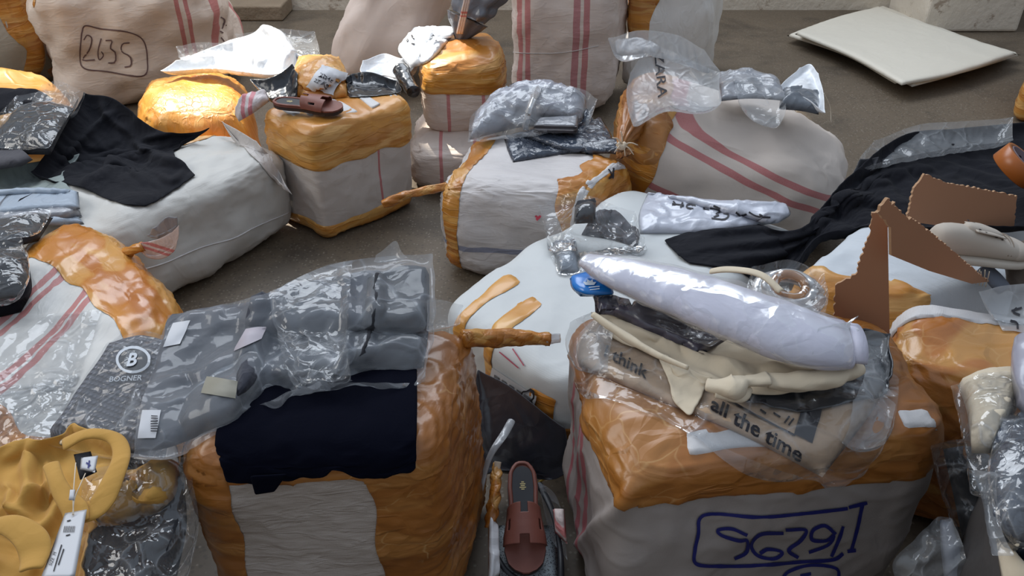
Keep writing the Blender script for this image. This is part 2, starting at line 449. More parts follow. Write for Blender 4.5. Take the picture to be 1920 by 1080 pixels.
def sheet(name, ctrl, mat, parent=None, sup=(), step=.012, slack=.06, steps=32, margin=.004, pin=.35, amp=.004, seed=1, thick=0., sub=1,
          key=None, label=None, cat=None, group=None, sim=True, grav=.0009, off=0., folds=None, snap=True, ridges=None):
    X = surf(ctrl, step)
    T = bvh(sup) if sup else None
    if T is not None:
        if snap: X = snap_to(X, T, margin)
        X = pushout(X, T, margin, .25)
    if off: X[..., 2] += off
    if sim: X = simulate(X, T, slack, steps, margin, grav, pin, amp, seed)
    nv, nu, _ = X.shape
    n = np.cross(X[nv//2, -1]-X[nv//2, 0], X[-1, nu//2]-X[0, nu//2])
    camd = X.reshape(-1, 3).mean(0)-np.array([0, 0, H])
    Fc = gridfaces(nv, nu, flip=(n[2]*.7-np.dot(n, camd)*.3/np.linalg.norm(camd)) < 0)
    V = X.reshape(-1, 3)
    if folds: V = V+vnormals(V, Fc)*foldh(V, folds, seed)[:, None]
    if ridges: V = V+vnormals(V, Fc)*ridgeh(V, ridges)[:, None]
    o = mesh(name, V, Fc, mat, parent, {'loc': V-V.mean(0)})
    if thick:
        m = o.modifiers.new('thickness', 'SOLIDIFY'); m.thickness = thick; m.offset = 0
    if sub:
        m = o.modifiers.new('smooth', 'SUBSURF'); m.levels = m.render_levels = sub
    if not parent: setp(o, label, cat, group)
    elif label: o['label'] = label
    if key: collider(key, V, Fc)
    return o
def pad(name, ctrl, mat, parent=None, sup=(), thick=.03, step=.012, edge=.25, lump=.004, crease=.003, seed=1, key=None, margin=.002,
        label=None, cat=None, group=None, lf=12, sub=0, up=None, attrs=False, snap=True, folds=None, ridges=None):
    """a stuffed / folded soft slab: bottom follows what is below, top is puffed"""
    X = surf(ctrl, step); nv, nu, _ = X.shape
    if sup:
        Tp_ = bvh(sup)
        if snap: X = snap_to(X, Tp_, margin)
        X = pushout(X, Tp_, margin, .25)
    V0 = X.reshape(-1, 3); n = np.cross(X[nv//2, -1]-X[nv//2, 0], X[-1, nu//2]-X[0, nu//2])
    flip = n[2] < 0 if up is None else np.dot(n, up) < 0
    F0 = gridfaces(nv, nu, flip); N = vnormals(V0, F0).reshape(nv, nu, 3)
    N = N*.5+np.array([0, 0, 1] if up is None else up)*.5; N /= np.linalg.norm(N, axis=2, keepdims=True)
    a = np.linspace(0, 1, nv)[:, None]; b = np.linspace(0, 1, nu)[None]
    e = np.minimum(np.minimum(a, 1-a)*np.ones((1, nu)), np.minimum(b, 1-b)*np.ones((nv, 1)))
    prof = np.sqrt(np.clip(1-(1-np.clip(e/edge, 0, 1))**2, 0, 1))
    nz = fnoise(V0, lf, seed).reshape(nv, nu); rz = fnoise(V0, lf*1.6, seed+2).reshape(nv, nu)
    tt = prof*(thick+nz*lump*2+(1-np.minimum(1, np.abs(rz)*5))*crease)
    if folds: tt = tt+np.minimum(1, e/.06)*foldh(V0, folds, seed).reshape(nv, nu)
    if ridges: tt = tt+np.minimum(1, e/.06)*ridgeh(V0, ridges).reshape(nv, nu)
    Tp = X+N*np.maximum(tt, 0)[..., None]
    bot = V0; topv = Tp.reshape(-1, 3); m = nv*nu
    inner = np.ones((nv, nu), bool); inner[0] = inner[-1] = False; inner[:, 0] = inner[:, -1] = False
    idx = np.arange(m).reshape(nv, nu); map2 = idx.copy(); cnt = m; extra = []
    for i, j in zip(*np.where(inner)): map2[i, j] = cnt; cnt += 1; extra.append(bot[i*nu+j])
    V = np.concatenate([topv, np.array(extra)]); mf = map2.ravel()
    Fc = F0+[tuple(int(mf[i]) for i in f[::-1]) for f in F0]
    o = mesh(name, V, Fc, mat, parent, {'loc': V-V.mean(0)})
    if sub:
        md = o.modifiers.new('smooth', 'SUBSURF'); md.levels = md.render_levels = sub
    if not parent: setp(o, label, cat, group)
    elif label: o['label'] = label
    collider(key or name+str(len(COLL)), topv, F0)
    return o
def tube(name, pts, radii, mat, parent=None, seg=20, ridges=0, ramp_=.15, twist=0., lump=0., seed=1, label=None, cat=None, flat=1., group=None, key=None, n=40):
    P = catmull(np.array([list(p) for p in pts], dtype=float), n, 0)
    R = np.interp(np.linspace(0, 1, n), np.linspace(0, 1, len(radii)), radii)
    V = []; up = np.array([0, 0, 1.])
    for i in range(n):
        t = P[min(i+1, n-1)]-P[max(i-1, 0)]; t /= np.linalg.norm(t)+1e-9
        uu = up if abs(t[2]) < .9 else np.array([0, 1., 0]); a = np.cross(t, uu); a /= np.linalg.norm(a); b = np.cross(a, t)
        for k in range(seg):
            th = 2*math.pi*k/seg
            r = R[i]*(1+(ramp_*math.sin(ridges*th+twist*i/n*6.28) if ridges else 0))
            if lump: r *= 1+lump*mn.noise(Vector((P[i][0]*30+seed, P[i][1]*30+math.cos(th), P[i][2]*30+math.sin(th))))
            V.append(P[i]+a*math.cos(th)*r+b*math.sin(th)*r*flat)
    Fc = [(i*seg+k, i*seg+(k+1) % seg, (i+1)*seg+(k+1) % seg, (i+1)*seg+k) for i in range(n-1) for k in range(seg)]
    Fc += [tuple(range(seg))[::-1], tuple((n-1)*seg+k for k in range(seg))]
    V = np.array(V)
    o = mesh(name, V, Fc, mat, parent, {'loc': V-V.mean(0)})
    if not parent: setp(o, label, cat, group)
    elif label: o['label'] = label
    if key: collider(key, V, Fc)
    return o
def hit(px, py, T, off=.002):
    d = ray(px, py).normalized(); r = T.ray_cast(Vector((0, 0, H)), d)
    if r[0] is None: return None
    nn = r[1] if r[1].dot(d) < 0 else -r[1]
    return r[0]+nn*off, nn
def edgehit(px, py, keys, dx):   # first point of a thing met when moving sideways from a pixel
    T = bvh(keys)
    for k in range(60):
        r = hit(px+dx*k, py, T, 0)
        if r: return r[0]
def strokes(name, lines, wpx, mat, keys, parent, off=.0025, dens=5, label=None):
    """marker lines that lie on the surface they are written on"""
    T = bvh(keys); V = []; Fc = []
    for ln in lines:
        P = np.array(ln, dtype=float)
        if len(P) > 2:
            P = catmull(P, max(8, int(np.linalg.norm(np.diff(P, axis=0), axis=1).sum()/dens)), 0)
        else:
            k = max(3, int(np.linalg.norm(P[1]-P[0])/dens)); P = P[0]+(P[1]-P[0])*np.linspace(0, 1, k)[:, None]
        pr = []
        for i in range(len(P)):
            t = P[min(i+1, len(P)-1)]-P[max(i-1, 0)]; t = t/(np.linalg.norm(t)+1e-9); nn = np.array([-t[1], t[0]])*wpx/2*(1+.25*mn.noise(Vector((P[i][0]*.05, P[i][1]*.05, 3))))
            a = hit(*(P[i]+nn), T, off); b = hit(*(P[i]-nn), T, off)
            if a is None or b is None or (a[0]-b[0]).length > .03: pr.append(None); continue
            pr.append((len(V), len(V)+1)); V.append(a[0]); V.append(b[0])
        for i in range(len(pr)-1):
            if pr[i] and pr[i+1] and (V[pr[i][0]]-V[pr[i+1][0]]).length < .06: Fc.append((pr[i][0], pr[i][1], pr[i+1][1], pr[i+1][0]))
    if not Fc: print('NO STROKES', name); return None
    o = mesh(name, [list(v) for v in V], Fc, mat, parent)
    if label: o['label'] = label
    return o
def cord_on(name, px, rad, mat, keys, parent, off=.001, label=None, n=60):
    T = bvh(keys); P = catmull(np.array(px, dtype=float), n, 0); pts = [hit(p[0], p[1], T, off) for p in P]; pts = [p[0] for p in pts if p]
    return tube(name, pts, [rad], mat, parent, seg=8, n=n, lump=.3, label=label) if len(pts) > 3 else None
def poly_on(name, polys, mat, keys, parent, off=.003, label=None, grid=5, thick=0.):
    """flat print or label: pixel quads laid on a surface, subdivided so that they follow it"""
    T = bvh(keys); V = []; Fc = []
    for q in polys:
        q = np.array(q, dtype=float); k0 = len(V); ok = True
        for i in range(grid+1):
            for j in range(grid+1):
                u, v = j/grid, i/grid
                p = (q[0]*(1-u)+q[1]*u)*(1-v)+(q[3]*(1-u)+q[2]*u)*v
                r = hit(p[0], p[1], T, off)
                if r is None: ok = False; break
                V.append(list(r[0]))
            if not ok: break
        if not ok: V = V[:k0]; continue
        Fc += [tuple(k0+x for x in f) for f in gridfaces(grid+1, grid+1)]
    if not Fc: print('NO POLY', name); return None
    o = mesh(name, V, Fc, mat, parent)
    if thick:
        m = o.modifiers.new('thickness', 'SOLIDIFY'); m.thickness = thick; m.offset = 0
    if label: o['label'] = label
    return o
def text_on(name, s, org, right, upv, mat, keys, parent, off=.0035, bold=0., label=None, res=3):
    """lettering laid on a surface: org pixel, right / up pixel vectors of one letter height"""
    cu = bpy.data.curves.new('txt', 'FONT'); cu.body = s; cu.size = 1.; cu.resolution_u = res; cu.offset = bold
    ob = bpy.data.objects.new('txt', cu); COL.objects.link(ob); dg = bpy.context.evaluated_depsgraph_get()
    me = bpy.data.meshes.new_from_object(ob.evaluated_get(dg)); bpy.data.objects.remove(ob)
    T = bvh(keys); V = []; okm = {}
    for i, v in enumerate(me.vertices):
        r = hit(org[0]+right[0]*v.co.x+upv[0]*v.co.y, org[1]+right[1]*v.co.x+upv[1]*v.co.y, T, off)
        if r: okm[i] = len(V); V.append(list(r[0]))
    Fc = [tuple(okm[i] for i in p.vertices) for p in me.polygons if all(i in okm for i in p.vertices)]
    bpy.data.meshes.remove(me)
    if not Fc: print('NO TEXT', name, s); return None
    o = mesh(name, V, Fc, mat, parent, smooth=False)
    if label: o['label'] = label
    return o
# ------------------------------------------------------------------ setting
t = NT('terrazzo floor'); v = t.vec()
base = t.mix(t.noise(v, 1.1, 4), C(80, 69, 56), C(112, 99, 83))
st = t.ramp(t.noise(v, 2.6, 4, .6, .4), [(.5, 0.), (.68, 1.)]); base = t.mix(t.math('MULTIPLY', st, .55), base, C(48, 42, 36))
vo = t.n('ShaderNodeTexVoronoi', {'Vector': v, 'Scale': 85.}); chip = t.ramp(vo.outputs['Distance'], [(.22, 1.), (.34, 0.)])
sel = t.ramp(t.n('ShaderNodeSeparateColor', {0: vo.outputs['Color']}).outputs[0], [(.55, 0.), (.6, 1.)])
base = t.mix(t.math('MULTIPLY', t.math('MULTIPLY', t.math('MULTIPLY', chip, sel), t.noise(v, 9, 2)), .8), base, C(150, 142, 130))
vo2 = t.n('ShaderNodeTexVoronoi', {'Vector': v, 'Scale': 60.}); chip2 = t.ramp(vo2.outputs['Distance'], [(.2, 1.), (.35, 0.)])
base = t.mix(t.math('MULTIPLY', chip2, .35), base, C(40, 36, 32))
FLOOR = t.done(principled(t, base, t.math('ADD', .42, t.math('MULTIPLY', t.noise(v, 6, 3), .3)), t.bump(t.noise(v, 120, 2), .08, .002)))
def boxm(name, lo, hi, mat, parent=None, bev=0., kind='structure'):
    x0, y0, z0 = lo; x1, y1, z1 = hi
    V = [(x, y, z) for z in (z0, z1) for (x, y) in ((x0, y0), (x1, y0), (x1, y1), (x0, y1))]
    Fc = [(3, 2, 1, 0), (4, 5, 6, 7), (0, 1, 5, 4), (1, 2, 6, 5), (2, 3, 7, 6), (3, 0, 4, 7)]
    o = mesh(name, V, Fc, mat, parent, smooth=False)
    if bev:
        m = o.modifiers.new('bevel', 'BEVEL'); m.width = bev; m.segments = 3
    if kind: o['kind'] = kind
    return o
boxm('floor', (-6, -1.5, -.1), (6.5, 6.3, 0), FLOOR)
t = NT('plaster wall'); v = t.vec()
c = t.mix(t.noise(v, 1.5, 4), C(196, 186, 170), C(214, 206, 194))
c = t.mix(t.ramp(t.noise(v, 7, 5, .7, .3), [(.58, 0.), (.66, .7)]), c, C(128, 108, 88))
WALLM = t.done(principled(t, c, .85, t.bump(t.noise(v, 12, 5, .6), .5, .02)))
boxm('wall_back', (-6, 5.85, 0), (6.5, 6.1, 2.6), WALLM)
t = NT('dirty plaster footing'); v = t.vec()
c = t.mix(t.noise(v, 5, 4), C(122, 106, 88), C(150, 134, 114))
FOOT = t.done(principled(t, c, .9, t.bump(t.noise(v, 16, 5, .6), .6, .02)))
boxm('baseboard_back', (-6, 5.55, 0), (-1.55, 5.85, .10), FOOT, bev=.012)
boxm('trim_1', (2.66, 5.28, 0), (3.28, 5.85, 1.1), WALLM, bev=.02)
boxm('wall_left', (-6.1, -1.5, 0), (-5.9, 6.1, 2.2), WALLM)

# ------------------------------------------------------------------ bales and sacks
TAPE = mat_tape('brown parcel tape')
TAPE_B = mat_tape('brown parcel tape pale', C(206, 148, 70), C(168, 104, 40), (3, 3, 22), .32, .5, C(226, 186, 118))
TAPE_D = mat_tape('brown parcel tape deep', C(162, 102, 42), C(124, 74, 26), (4, 4, 12), .33, .7, C(186, 132, 70))
X_, Y_, Z_ = (1, 0, 0), (0, 1, 0), (0, 0, 1)
beige = C(186, 174, 162); white = C(206, 204, 200); grey = C(178, 172, 166)
S1 = mat_sack('sack beige worn', C(176, 168, 154), wr=(1, 1, 2), wamp=.4)

B1 = bale('sack', 'large grey-beige sack in the top left corner with an orange tape patch on its right', S1, base=[(-190, 215), (95, 195), (140, 130), (-120, 135)], h=1.05, p=4, lump=.03, n=22, seed=2, cat='sack')
tape(B1, lambda x, y, z: .35-np.abs(x-.95)+ (z-.2)*.3, TAPE, seed=1, rag=.25)
S2 = mat_sack('sack beige striped', C(220, 204, 190), [(X_, .26, .009), (X_, .30, .009), (X_, .40, .008), (X_, .425, .008)], wr=(1, 1, 3), wamp=.5)
B2 = bale('sack', 'big standing beige sack with the boxed handwritten number 2635', S2, base=[(100, 225), (430, 190), (470, 125), (150, 145)], h=[.68, .76, .82, .72], p=5, lump=.03, wrinkle=.006, n=32, seed=4, cat='sack')
tape(B2, lambda x, y, z: z-.72+.12*np.sin(x*5+1), TAPE, seed=1, rag=.3)
B3 = bale('bale', 'orange taped bale at the left edge below the corner sack, partly sunlit', S1, top=[(-110, 205), (120, 200), (112, 128), (-70, 118)], h=.36, p=4.5, lump=.015, n=24, seed=5)
tape(B3, lambda x, y, z: z+.8, TAPE_B, seed=1, rag=.1, stretch=(4, 1, 1))
S4 = mat_sack('sack hidden', beige)
B4 = bale('bale', 'round-topped orange taped bale in the sun under a white plastic bag', S4, top=[(236, 203), (468, 203), (462, 118), (262, 118)], h=.40, p=3.4, lump=.012, n=32, seed=6)
tape(B4, lambda x, y, z: z+.8, mat_tape('brown parcel tape sunny', C(214, 150, 62), C(190, 118, 40), (22, 22, 2), .3, .5), seed=1, rag=.1, wr=.003, stretch=(6, 6, .5))
S5 = mat_sack('sack light', C(196, 188, 182), [(X_, -.195, .005), (Y_, .06, .005)], wr=(1, 1, 2), wamp=.35)
B5 = bale('bale', 'square box-shaped bale with a brown sandal and a taped parcel on its top', S5, top=[(487, 206), (583, 246), (772, 188), (672, 128)], h=.43, p=11, lump=.007, wrinkle=.003, n=40, seed=7)
tape(B5, lambda x, y, z: z-.30+.02*np.sin(x*3), TAPE_B, seed=1, rag=.07, wr=.004)
tape(B5, lambda x, y, z: np.minimum(.14-np.abs(z+.84), .3)+ .02*np.sin(5*x), TAPE_B, seed=2, rag=.05)
PATCH = mat_sack('bare sack patch', C(200, 198, 198), dirt=.1, wamp=.2)
for k, (cx, cy, wx, wy) in enumerate([(.25, -.1, .5, .10), (.28, .38, .5, .08), (.2, .78, .55, .08), (-.35, -.72, .3, .08), (.0, -.55, .25, .07)]):
    tape(B5, lambda x, y, z, cx=cx, cy=cy, wx=wx, wy=wy: np.minimum(np.minimum(wx-np.abs(x-cx), wy-np.abs(y-cy)), (z-.6)), PATCH, off=.006, seed=5+k, rag=.04, name='bare_patch', label='pale strip of uncovered sack')
S6 = mat_sack('sack leaning', C(222, 206, 196), wr=(1, 1, 1), wamp=.35)
B6 = bale('sack', 'smooth pinkish-beige sack leaning behind the square bale, against the wall', S6, base=[(575, 190), (760, 190), (800, 120), (625, 120)], h=[.72, .8, .8, .72], shift=(.38, .12), p=4.2, lump=.02, n=28, seed=8, cat='sack')
RED = C(190, 92, 98)
S7 = mat_sack('sack striped cream', C(218, 204, 194), [(X_, -.055, .006, RED), (X_, .085, .006, RED)], wr=(1, 1, 5), wamp=.6)
B7b = bale('sack', 'low cream sack bulging out under the orange-topped round sack', S7, top=[(762, 282), (940, 278), (925, 195), (778, 200)], h=.2, p=4, lump=.012, wrinkle=.006, wf=(1, 1, 4), n=24, seed=9, cat='sack')
B7 = bale('sack', 'round cream sack with an orange taped top and tied neck beside the tall striped sack', S7, top=[(778, 118), (948, 112), (930, 45), (795, 50)], h=.50, z0=.17, p=5, lump=.010, wrinkle=.004, wf=(1, 1, 4), n=30, seed=10, flare=.98, cat='sack')
tape(B7, lambda x, y, z: z-.18+.05*x, TAPE, seed=1, rag=.1, wr=.005)
S8 = mat_sack('sack tall striped', C(218, 205, 197), [(X_, -.205, .012, RED), (X_, -.165, .012, RED), (X_, .06, .015, C(168, 84, 98)), (X_, .105, .013, C(178, 84, 94))], wr=(1, 1, 3), wamp=.5)
B8 = bale('sack', 'tall upright cream sack with four red stripes, taller than its neighbours', S8, base=[(955, 228), (1145, 222), (1165, 160), (975, 160)], h=.80, p=5.5, lump=.012, wrinkle=.006, wf=(1, 1, 3), n=34, seed=11, cat='sack')
tape(B8, lambda x, y, z: z-.72+.22*np.maximum(0, 1-np.abs(x+.55)*3)*0-.16*np.cos(x*3.2-1.0), TAPE, seed=1, rag=.05)
S10 = mat_sack('sack reclining', C(210, 198, 188), [((.30, 0, .954), .145, .0115), ((.30, 0, .954), .085, .0115), ((.30, 0, .954), -.075, .011), ((.30, 0, .954), -.12, .011)], wr=(1, 1, 1), wamp=.25)
B10 = bale('sack', 'large reclining cream sack with diagonal red stripes behind the centre bale', S10, top=[(1160, 208), (1618, 318), (1590, 205), (1165, 96)], h=[.50, .36, .38, .50], p=3.6, lump=.018, wrinkle=.004, n=40, seed=12, cat='sack')
tape(B10, lambda x, y, z: -.66-x+.14*z, TAPE, seed=1, rag=.08, wr=.006)
tape(B10, lambda x, y, z: np.minimum(.30-np.abs(x+.80), z-.2)-.12, TAPE_D, seed=2, rag=.12, wr=.005, off=.006)
S11 = mat_sack('sack bright white', C(226, 224, 220), wr=(2, 2, 1), wamp=.7, dirt=.08)
B11 = bale('sack', 'bright white upright sack in the sun behind the reclining striped sack', S11, base=[(1158, 190), (1322, 182), (1340, 120), (1180, 118)], h=[.62, .62, .66, .66], p=4.2, lump=.015, wrinkle=.008, wf=(3, 3, 1), n=28, seed=13, cat='sack')
tape(B11, lambda x, y, z: np.minimum(-x-.45+.25*z, z), TAPE, seed=1, rag=.12)
S12 = mat_sack('sack centre bale', C(196, 191, 190), [(Z_, -.05, .009, C(98, 108, 138))], wr=(1, 3, 3), wamp=.6)
B12 = bale('bale', 'rounded white bale at the centre with one blue stripe and orange ends', S12, top=[(805, 345), (1090, 366), (1205, 288), (885, 228)], h=.35, p=4.4, lump=.012, wrinkle=.005, wf=(1, 4, 4), n=44, seed=14)
tape(B12, lambda x, y, z: .12-np.abs(x+.74)+.02*y, TAPE, seed=1, rag=.04)
tape(B12, lambda x, y, z: np.minimum(x-.62+.1*z, 1)+.06*np.sin(y*9), TAPE, seed=2, rag=.16, wr=.006)
tape(B12, lambda x, y, z: np.minimum(.035-np.abs(x-.84), z+.3), PATCH, off=.007, seed=4, rag=.02, name='bare_patch', label='pale strip of uncovered sack')
S13 = mat_sack('sack off white', C(192, 190, 185), wr=(1, 1, .5), wamp=.4, dirt=.2)
B13 = bale('bale', 'long off-white bale with a sewn side seam under the black garment, left side', S13, top=[(150, 455), (556, 272), (422, 236), (-40, 335)], h=.33, p=5, lump=.014, wrinkle=.004, wf=(3, 1, 1), n=46, seed=15)
tape(B13, lambda x, y, z: np.minimum(z-.4, .34-np.hypot(x-.55, (y-.75))), TAPE_B, seed=4, rag=.2)
S14 = mat_sack('sack striped left', C(206, 204, 200), [(X_, -.10, .010), (X_, -.065, .010), (X_, .055, .010), (X_, .085, .010)], wr=(1.5, .7, 1), wamp=.6, stripecol=C(172, 62, 58))
B14 = bale('bale', 'striped white bale at the left edge with a shiny orange end and a tied tail', S14, top=[(-330, 690), (70, 930), (362, 540), (138, 362)], h=[.38, .36, .40, .42], p=5, lump=.011, wrinkle=.004, wf=(3, 1, 1), n=48, seed=16)
t14 = mat_tape('brown parcel tape glossy', C(206, 138, 52), C(176, 104, 34), (5, 8, 5), .2, .3)
tape(B14, lambda x, y, z: y-.34+.10*(x+.1)**2, t14, seed=1, rag=.08, wr=.003, stretch=(2, 2, 2))
tape(B14, lambda x, y, z: -.62-y+.15*x, t14, seed=2, rag=.3, wr=.004, stretch=(2, 2, 2))
S15 = mat_sack('sack white middle', C(196, 199, 199), wr=(1, 1, 1), wamp=.16, dirt=.12, weave=.3)
B15 = bale('bale', 'broad flat white bale in the middle with torn orange tape strips on its left edge', S15, top=[(812, 560), (1075, 728), (1530, 425), (1180, 336)], h=.30, p=8, lump=.008, wrinkle=.002, n=56, seed=17)
B15D = B15
tape(B15, lambda x, y, z: np.minimum(np.minimum(.10-np.abs(x+.62), -.55-y+.0*x), z+.5), TAPE_B, seed=1, rag=.06)
tape(B15, lambda x, y, z: np.minimum(np.minimum(.085-np.abs(x+.14+.1*(y+1)), -.62-y), z+.2), TAPE_B, seed=2, rag=.06)
tape(B15, lambda x, y, z: np.minimum(.13-np.abs(x-.62-.05*z), np.minimum(-.86-y, .55-z)), TAPE, seed=3, rag=.05)
tape(B15, lambda x, y, z: np.minimum(np.minimum(.16-np.abs(z+.45-.4*x), -.86-y), x+.2), TAPE_B, seed=4, rag=.05)
S16 = mat_sack('sack grey front left', C(178, 168, 160), wr=(1, 1, 5), wamp=.8, weave=.9, dirt=.15)
B16 = bale('bale', 'front bale left of the sandal with navy cloth and grey garments on its top', S16, top=[(335, 872), (820, 850), (905, 590), (340, 622)], h=.52, p=8, lump=.009, wrinkle=.003, wf=(1, 1, 5), n=64, seed=18)
tape(B16, lambda x, y, z: -.70-x+.05*z, TAPE_D, seed=1, rag=.05, wr=.003)
tape(B16, lambda x, y, z: np.maximum(x-.44+.03*np.sin(9*z)+.02*z, np.minimum(z-.80, .2)), TAPE_D, seed=2, rag=.04, wr=.004, stretch=(2, 2, 7))
S17 = mat_sack('sack grey front right', C(160, 152, 148), [(Y_, -.02, .012, C(170, 70, 84)), (Y_, .03, .012, C(170, 70, 84)), (Y_, .13, .008, C(170, 70, 84))], wr=(1, 1, 1), wamp=.3, weave=.6, dirt=.15)
B17 = bale('bale', 'front right box-shaped bale with the boxed blue handwritten number and clothes on top', S17, top=[(1165, 895), (1790, 800), (1665, 588), (1070, 585)], h=.50, p=11, lump=.010, wrinkle=.003, n=64, seed=19, ridges=[([(1190, 900), (1160, 950), (1110, 1000), (1072, 1035)], .016, 16), ([(1275, 905), (1262, 960), (1240, 1030)], .006, 18), ([(1330, 900), (1322, 960), (1290, 1010)], .004, 16), ([(1120, 700), (1110, 800), (1085, 900), (1075, 960)], .008, 14), ([(1700, 850), (1680, 950), (1650, 1080)], .006, 30)])
tape(B17, lambda x, y, z: z-.63+.05*np.sin(x*2.0+.3), TAPE_D, seed=1, rag=.04, wr=.004, stretch=(1, 1, 8))
tape(B17, lambda x, y, z: np.minimum(np.minimum(.24-np.abs(x+.35), .10-np.abs(y+.78)), z-.8), PATCH, off=.006, seed=4, rag=.03, name='bare_patch', label='pale strip of uncovered sack')
tape(B17, lambda x, y, z: np.minimum(np.minimum(.09-np.abs(x-.80), .09-np.abs(y+.80)), z-.7), PATCH, off=.006, seed=5, rag=.03, name='bare_patch', label='small pale patch of uncovered sack')
S19 = mat_sack('sack white right', C(194, 200, 206), wr=(1, 4, 1), wamp=.3, dirt=.08)
B22 = bale('bale', 'low white bale at the right under the black cloth', S19, top=[(1610, 368), (1990, 395), (2010, 250), (1700, 240)], h=.34, p=5, lump=.012, n=26, seed=22)
B19 = bale('bale', 'white bale with torn orange tape under the torn cardboard box', S19, top=[(1468, 500), (1710, 562), (1960, 500), (1640, 385)], h=.42, p=6, lump=.010, wrinkle=.003, n=36, seed=20)
tape(B19, lambda x, y, z: np.minimum(-.62-y+.04*np.sin(x*8), z-.3+x*.0), TAPE_B, seed=1, rag=.25, wr=.006)
B18 = bale('bale', 'big glossy orange taped bale at the right edge behind the front right bale', S1, top=[(1680, 665), (1970, 750), (2060, 590), (1690, 555)], h=.44, p=6, lump=.012, n=44, seed=21)
tape(B18, lambda x, y, z: z+1.2, mat_tape('brown parcel tape glossy deep', C(184, 118, 56), C(150, 86, 36), (6, 6, 12), .2, .7), seed=1, rag=0, wr=.006)
tape(B18, lambda x, y, z: np.minimum(y-.35-.2*x, z-.3), PATCH, seed=2, rag=.25, off=.008, name='bare_patch', label='pale torn sacking along the back edge')
B20 = bale('bale', 'orange taped bale just showing at the right edge, far back', S1, base=[(1893, 230), (2080, 245), (2110, 165), (1925, 160)], h=.30, p=8, lump=.006, n=16, seed=23)
tape(B20, lambda x, y, z: z+1.5, TAPE_B, seed=1, rag=0)
B23 = bale('bale', 'dark grey bale at the bottom right corner under the filmed garments', mat_sack('sack dark grey', C(70, 67, 66), wr=(1, 1, 1), wamp=.4), top=[(1872, 1200), (2300, 1180), (2300, 735), (1905, 735)], h=.545, p=6, lump=.012, n=24, seed=24)

cord_on('seam', [(262, 507), (312, 492), (375, 465), (437, 447), (480, 425), (548, 396)], .0022, PATCH, [B13.name], B13.root)
cord_on('seam', [(942, 97), (1000, 100), (1060, 98), (1122, 86)], .0018, PATCH, [B8.name], B8.root)
# ------------------------------------------------------------------ goods on the bales
FILM = mat_film('clear film', .10, gloss=.35)
FILM_S = mat_film('clear film glossy', .06, gloss=.5, scale=14, rough=.06)
FILM_M = mat_film('milky film', .55, hcol=C(206, 210, 214), gloss=.28, rough=.2, crinkle=.6)
FILM_H = mat_film('hazy film', .26, hcol=C(214, 218, 222), gloss=.34, rough=.12)
BLACK = mat_cloth('black cloth', C(22, 23, 30), .9, 8, .5, sheen=.02, spec=.2)
NAVY = mat_cloth('navy knit', C(7, 9, 22), 1., 20, .1, sheen=.0, spec=.08)
GREYC = mat_cloth('grey cloth', C(78, 77, 82), .85, 9, .5, sheen=.05)
DGREY = mat_cloth('dark grey cloth', C(46, 47, 52), .85, 9, .5, sheen=.05)
GREEN = mat_cloth('grey green cloth', C(138, 148, 146), .8, 8, .6)
BLUEGREY = mat_cloth('blue grey film stack', C(160, 172, 186), .4, 8, .5)
MUST = mat_cloth('mustard twill', C(196, 150, 74), .8, 7, .35, var=.25)
CREAM = mat_cloth('cream jersey', C(214, 200, 176), .85, 7, .35, var=.15)
TAN = mat_cloth('tan cotton', C(196, 168, 140), .8, 12, .3)
WHITE = mat_cloth('white roll cloth', C(196, 195, 210), .6, 9, .5, sheen=.1, var=.06)
BLKP = mat_plastic('black plastic', C(34, 36, 42), .22)
SHINY = mat_plastic('shiny dark wrap', C(60, 68, 82), .12, 22, 1.2)
SILVER = mat_plastic('silvery wrap', C(150, 160, 172), .16, 20, 1.2)
GREYP = mat_plastic('grey plastic', C(140, 142, 148), .3, 14, .9)
WHITEP = mat_plastic('white plastic', C(225, 228, 232), .3, 12, .8)
PURP = mat_plastic('dark purple grey wrap', C(82, 78, 90), .18, 12, .7)
INK = mat_plain('black marker ink', C(28, 26, 34), .6, 0)
INKB = mat_plain('blue marker ink', C(28, 34, 110), .55, .2)
INKP = mat_plain('faded marker ink', C(110, 86, 84), .7, .1)
PAPER = mat_plain('white paper label', C(205, 206, 210), .6, .05)
PINKP = mat_plain('pale label', C(176, 168, 176), .5, .1)
STRING = mat_plain('pale string', C(214, 198, 176), .7, .1)
BROWN = mat_plain('brown leather', C(122, 70, 58), .5, .15, 60, .2)
SOLEM = mat_plain('dark sole', C(48, 34, 32), .6)
BLKL = mat_plain('black leather insole', C(30, 30, 36), .35, .1)
GOLD = mat_plain('gold print', C(206, 188, 130), .4, 0)
CARD = mat_plain('corrugated cardboard', C(168, 122, 92), .85, .15, 8, .1)
CARDE = mat_plain('cardboard torn edge', C(190, 152, 118), .9, .4, 60, .6)
RIBR = mat_sack('red striped sack tail', C(220, 205, 200), [((.3, 0, .95), .003, .004, C(200, 80, 80)), ((.3, 0, .95), -.012, .003, C(200, 80, 80))], wr=(2, 2, 2), wamp=.8)
K = lambda b: b.name
def tk(b): return [b.name]+[k for k in COLL if k.startswith(b.name+'/')]

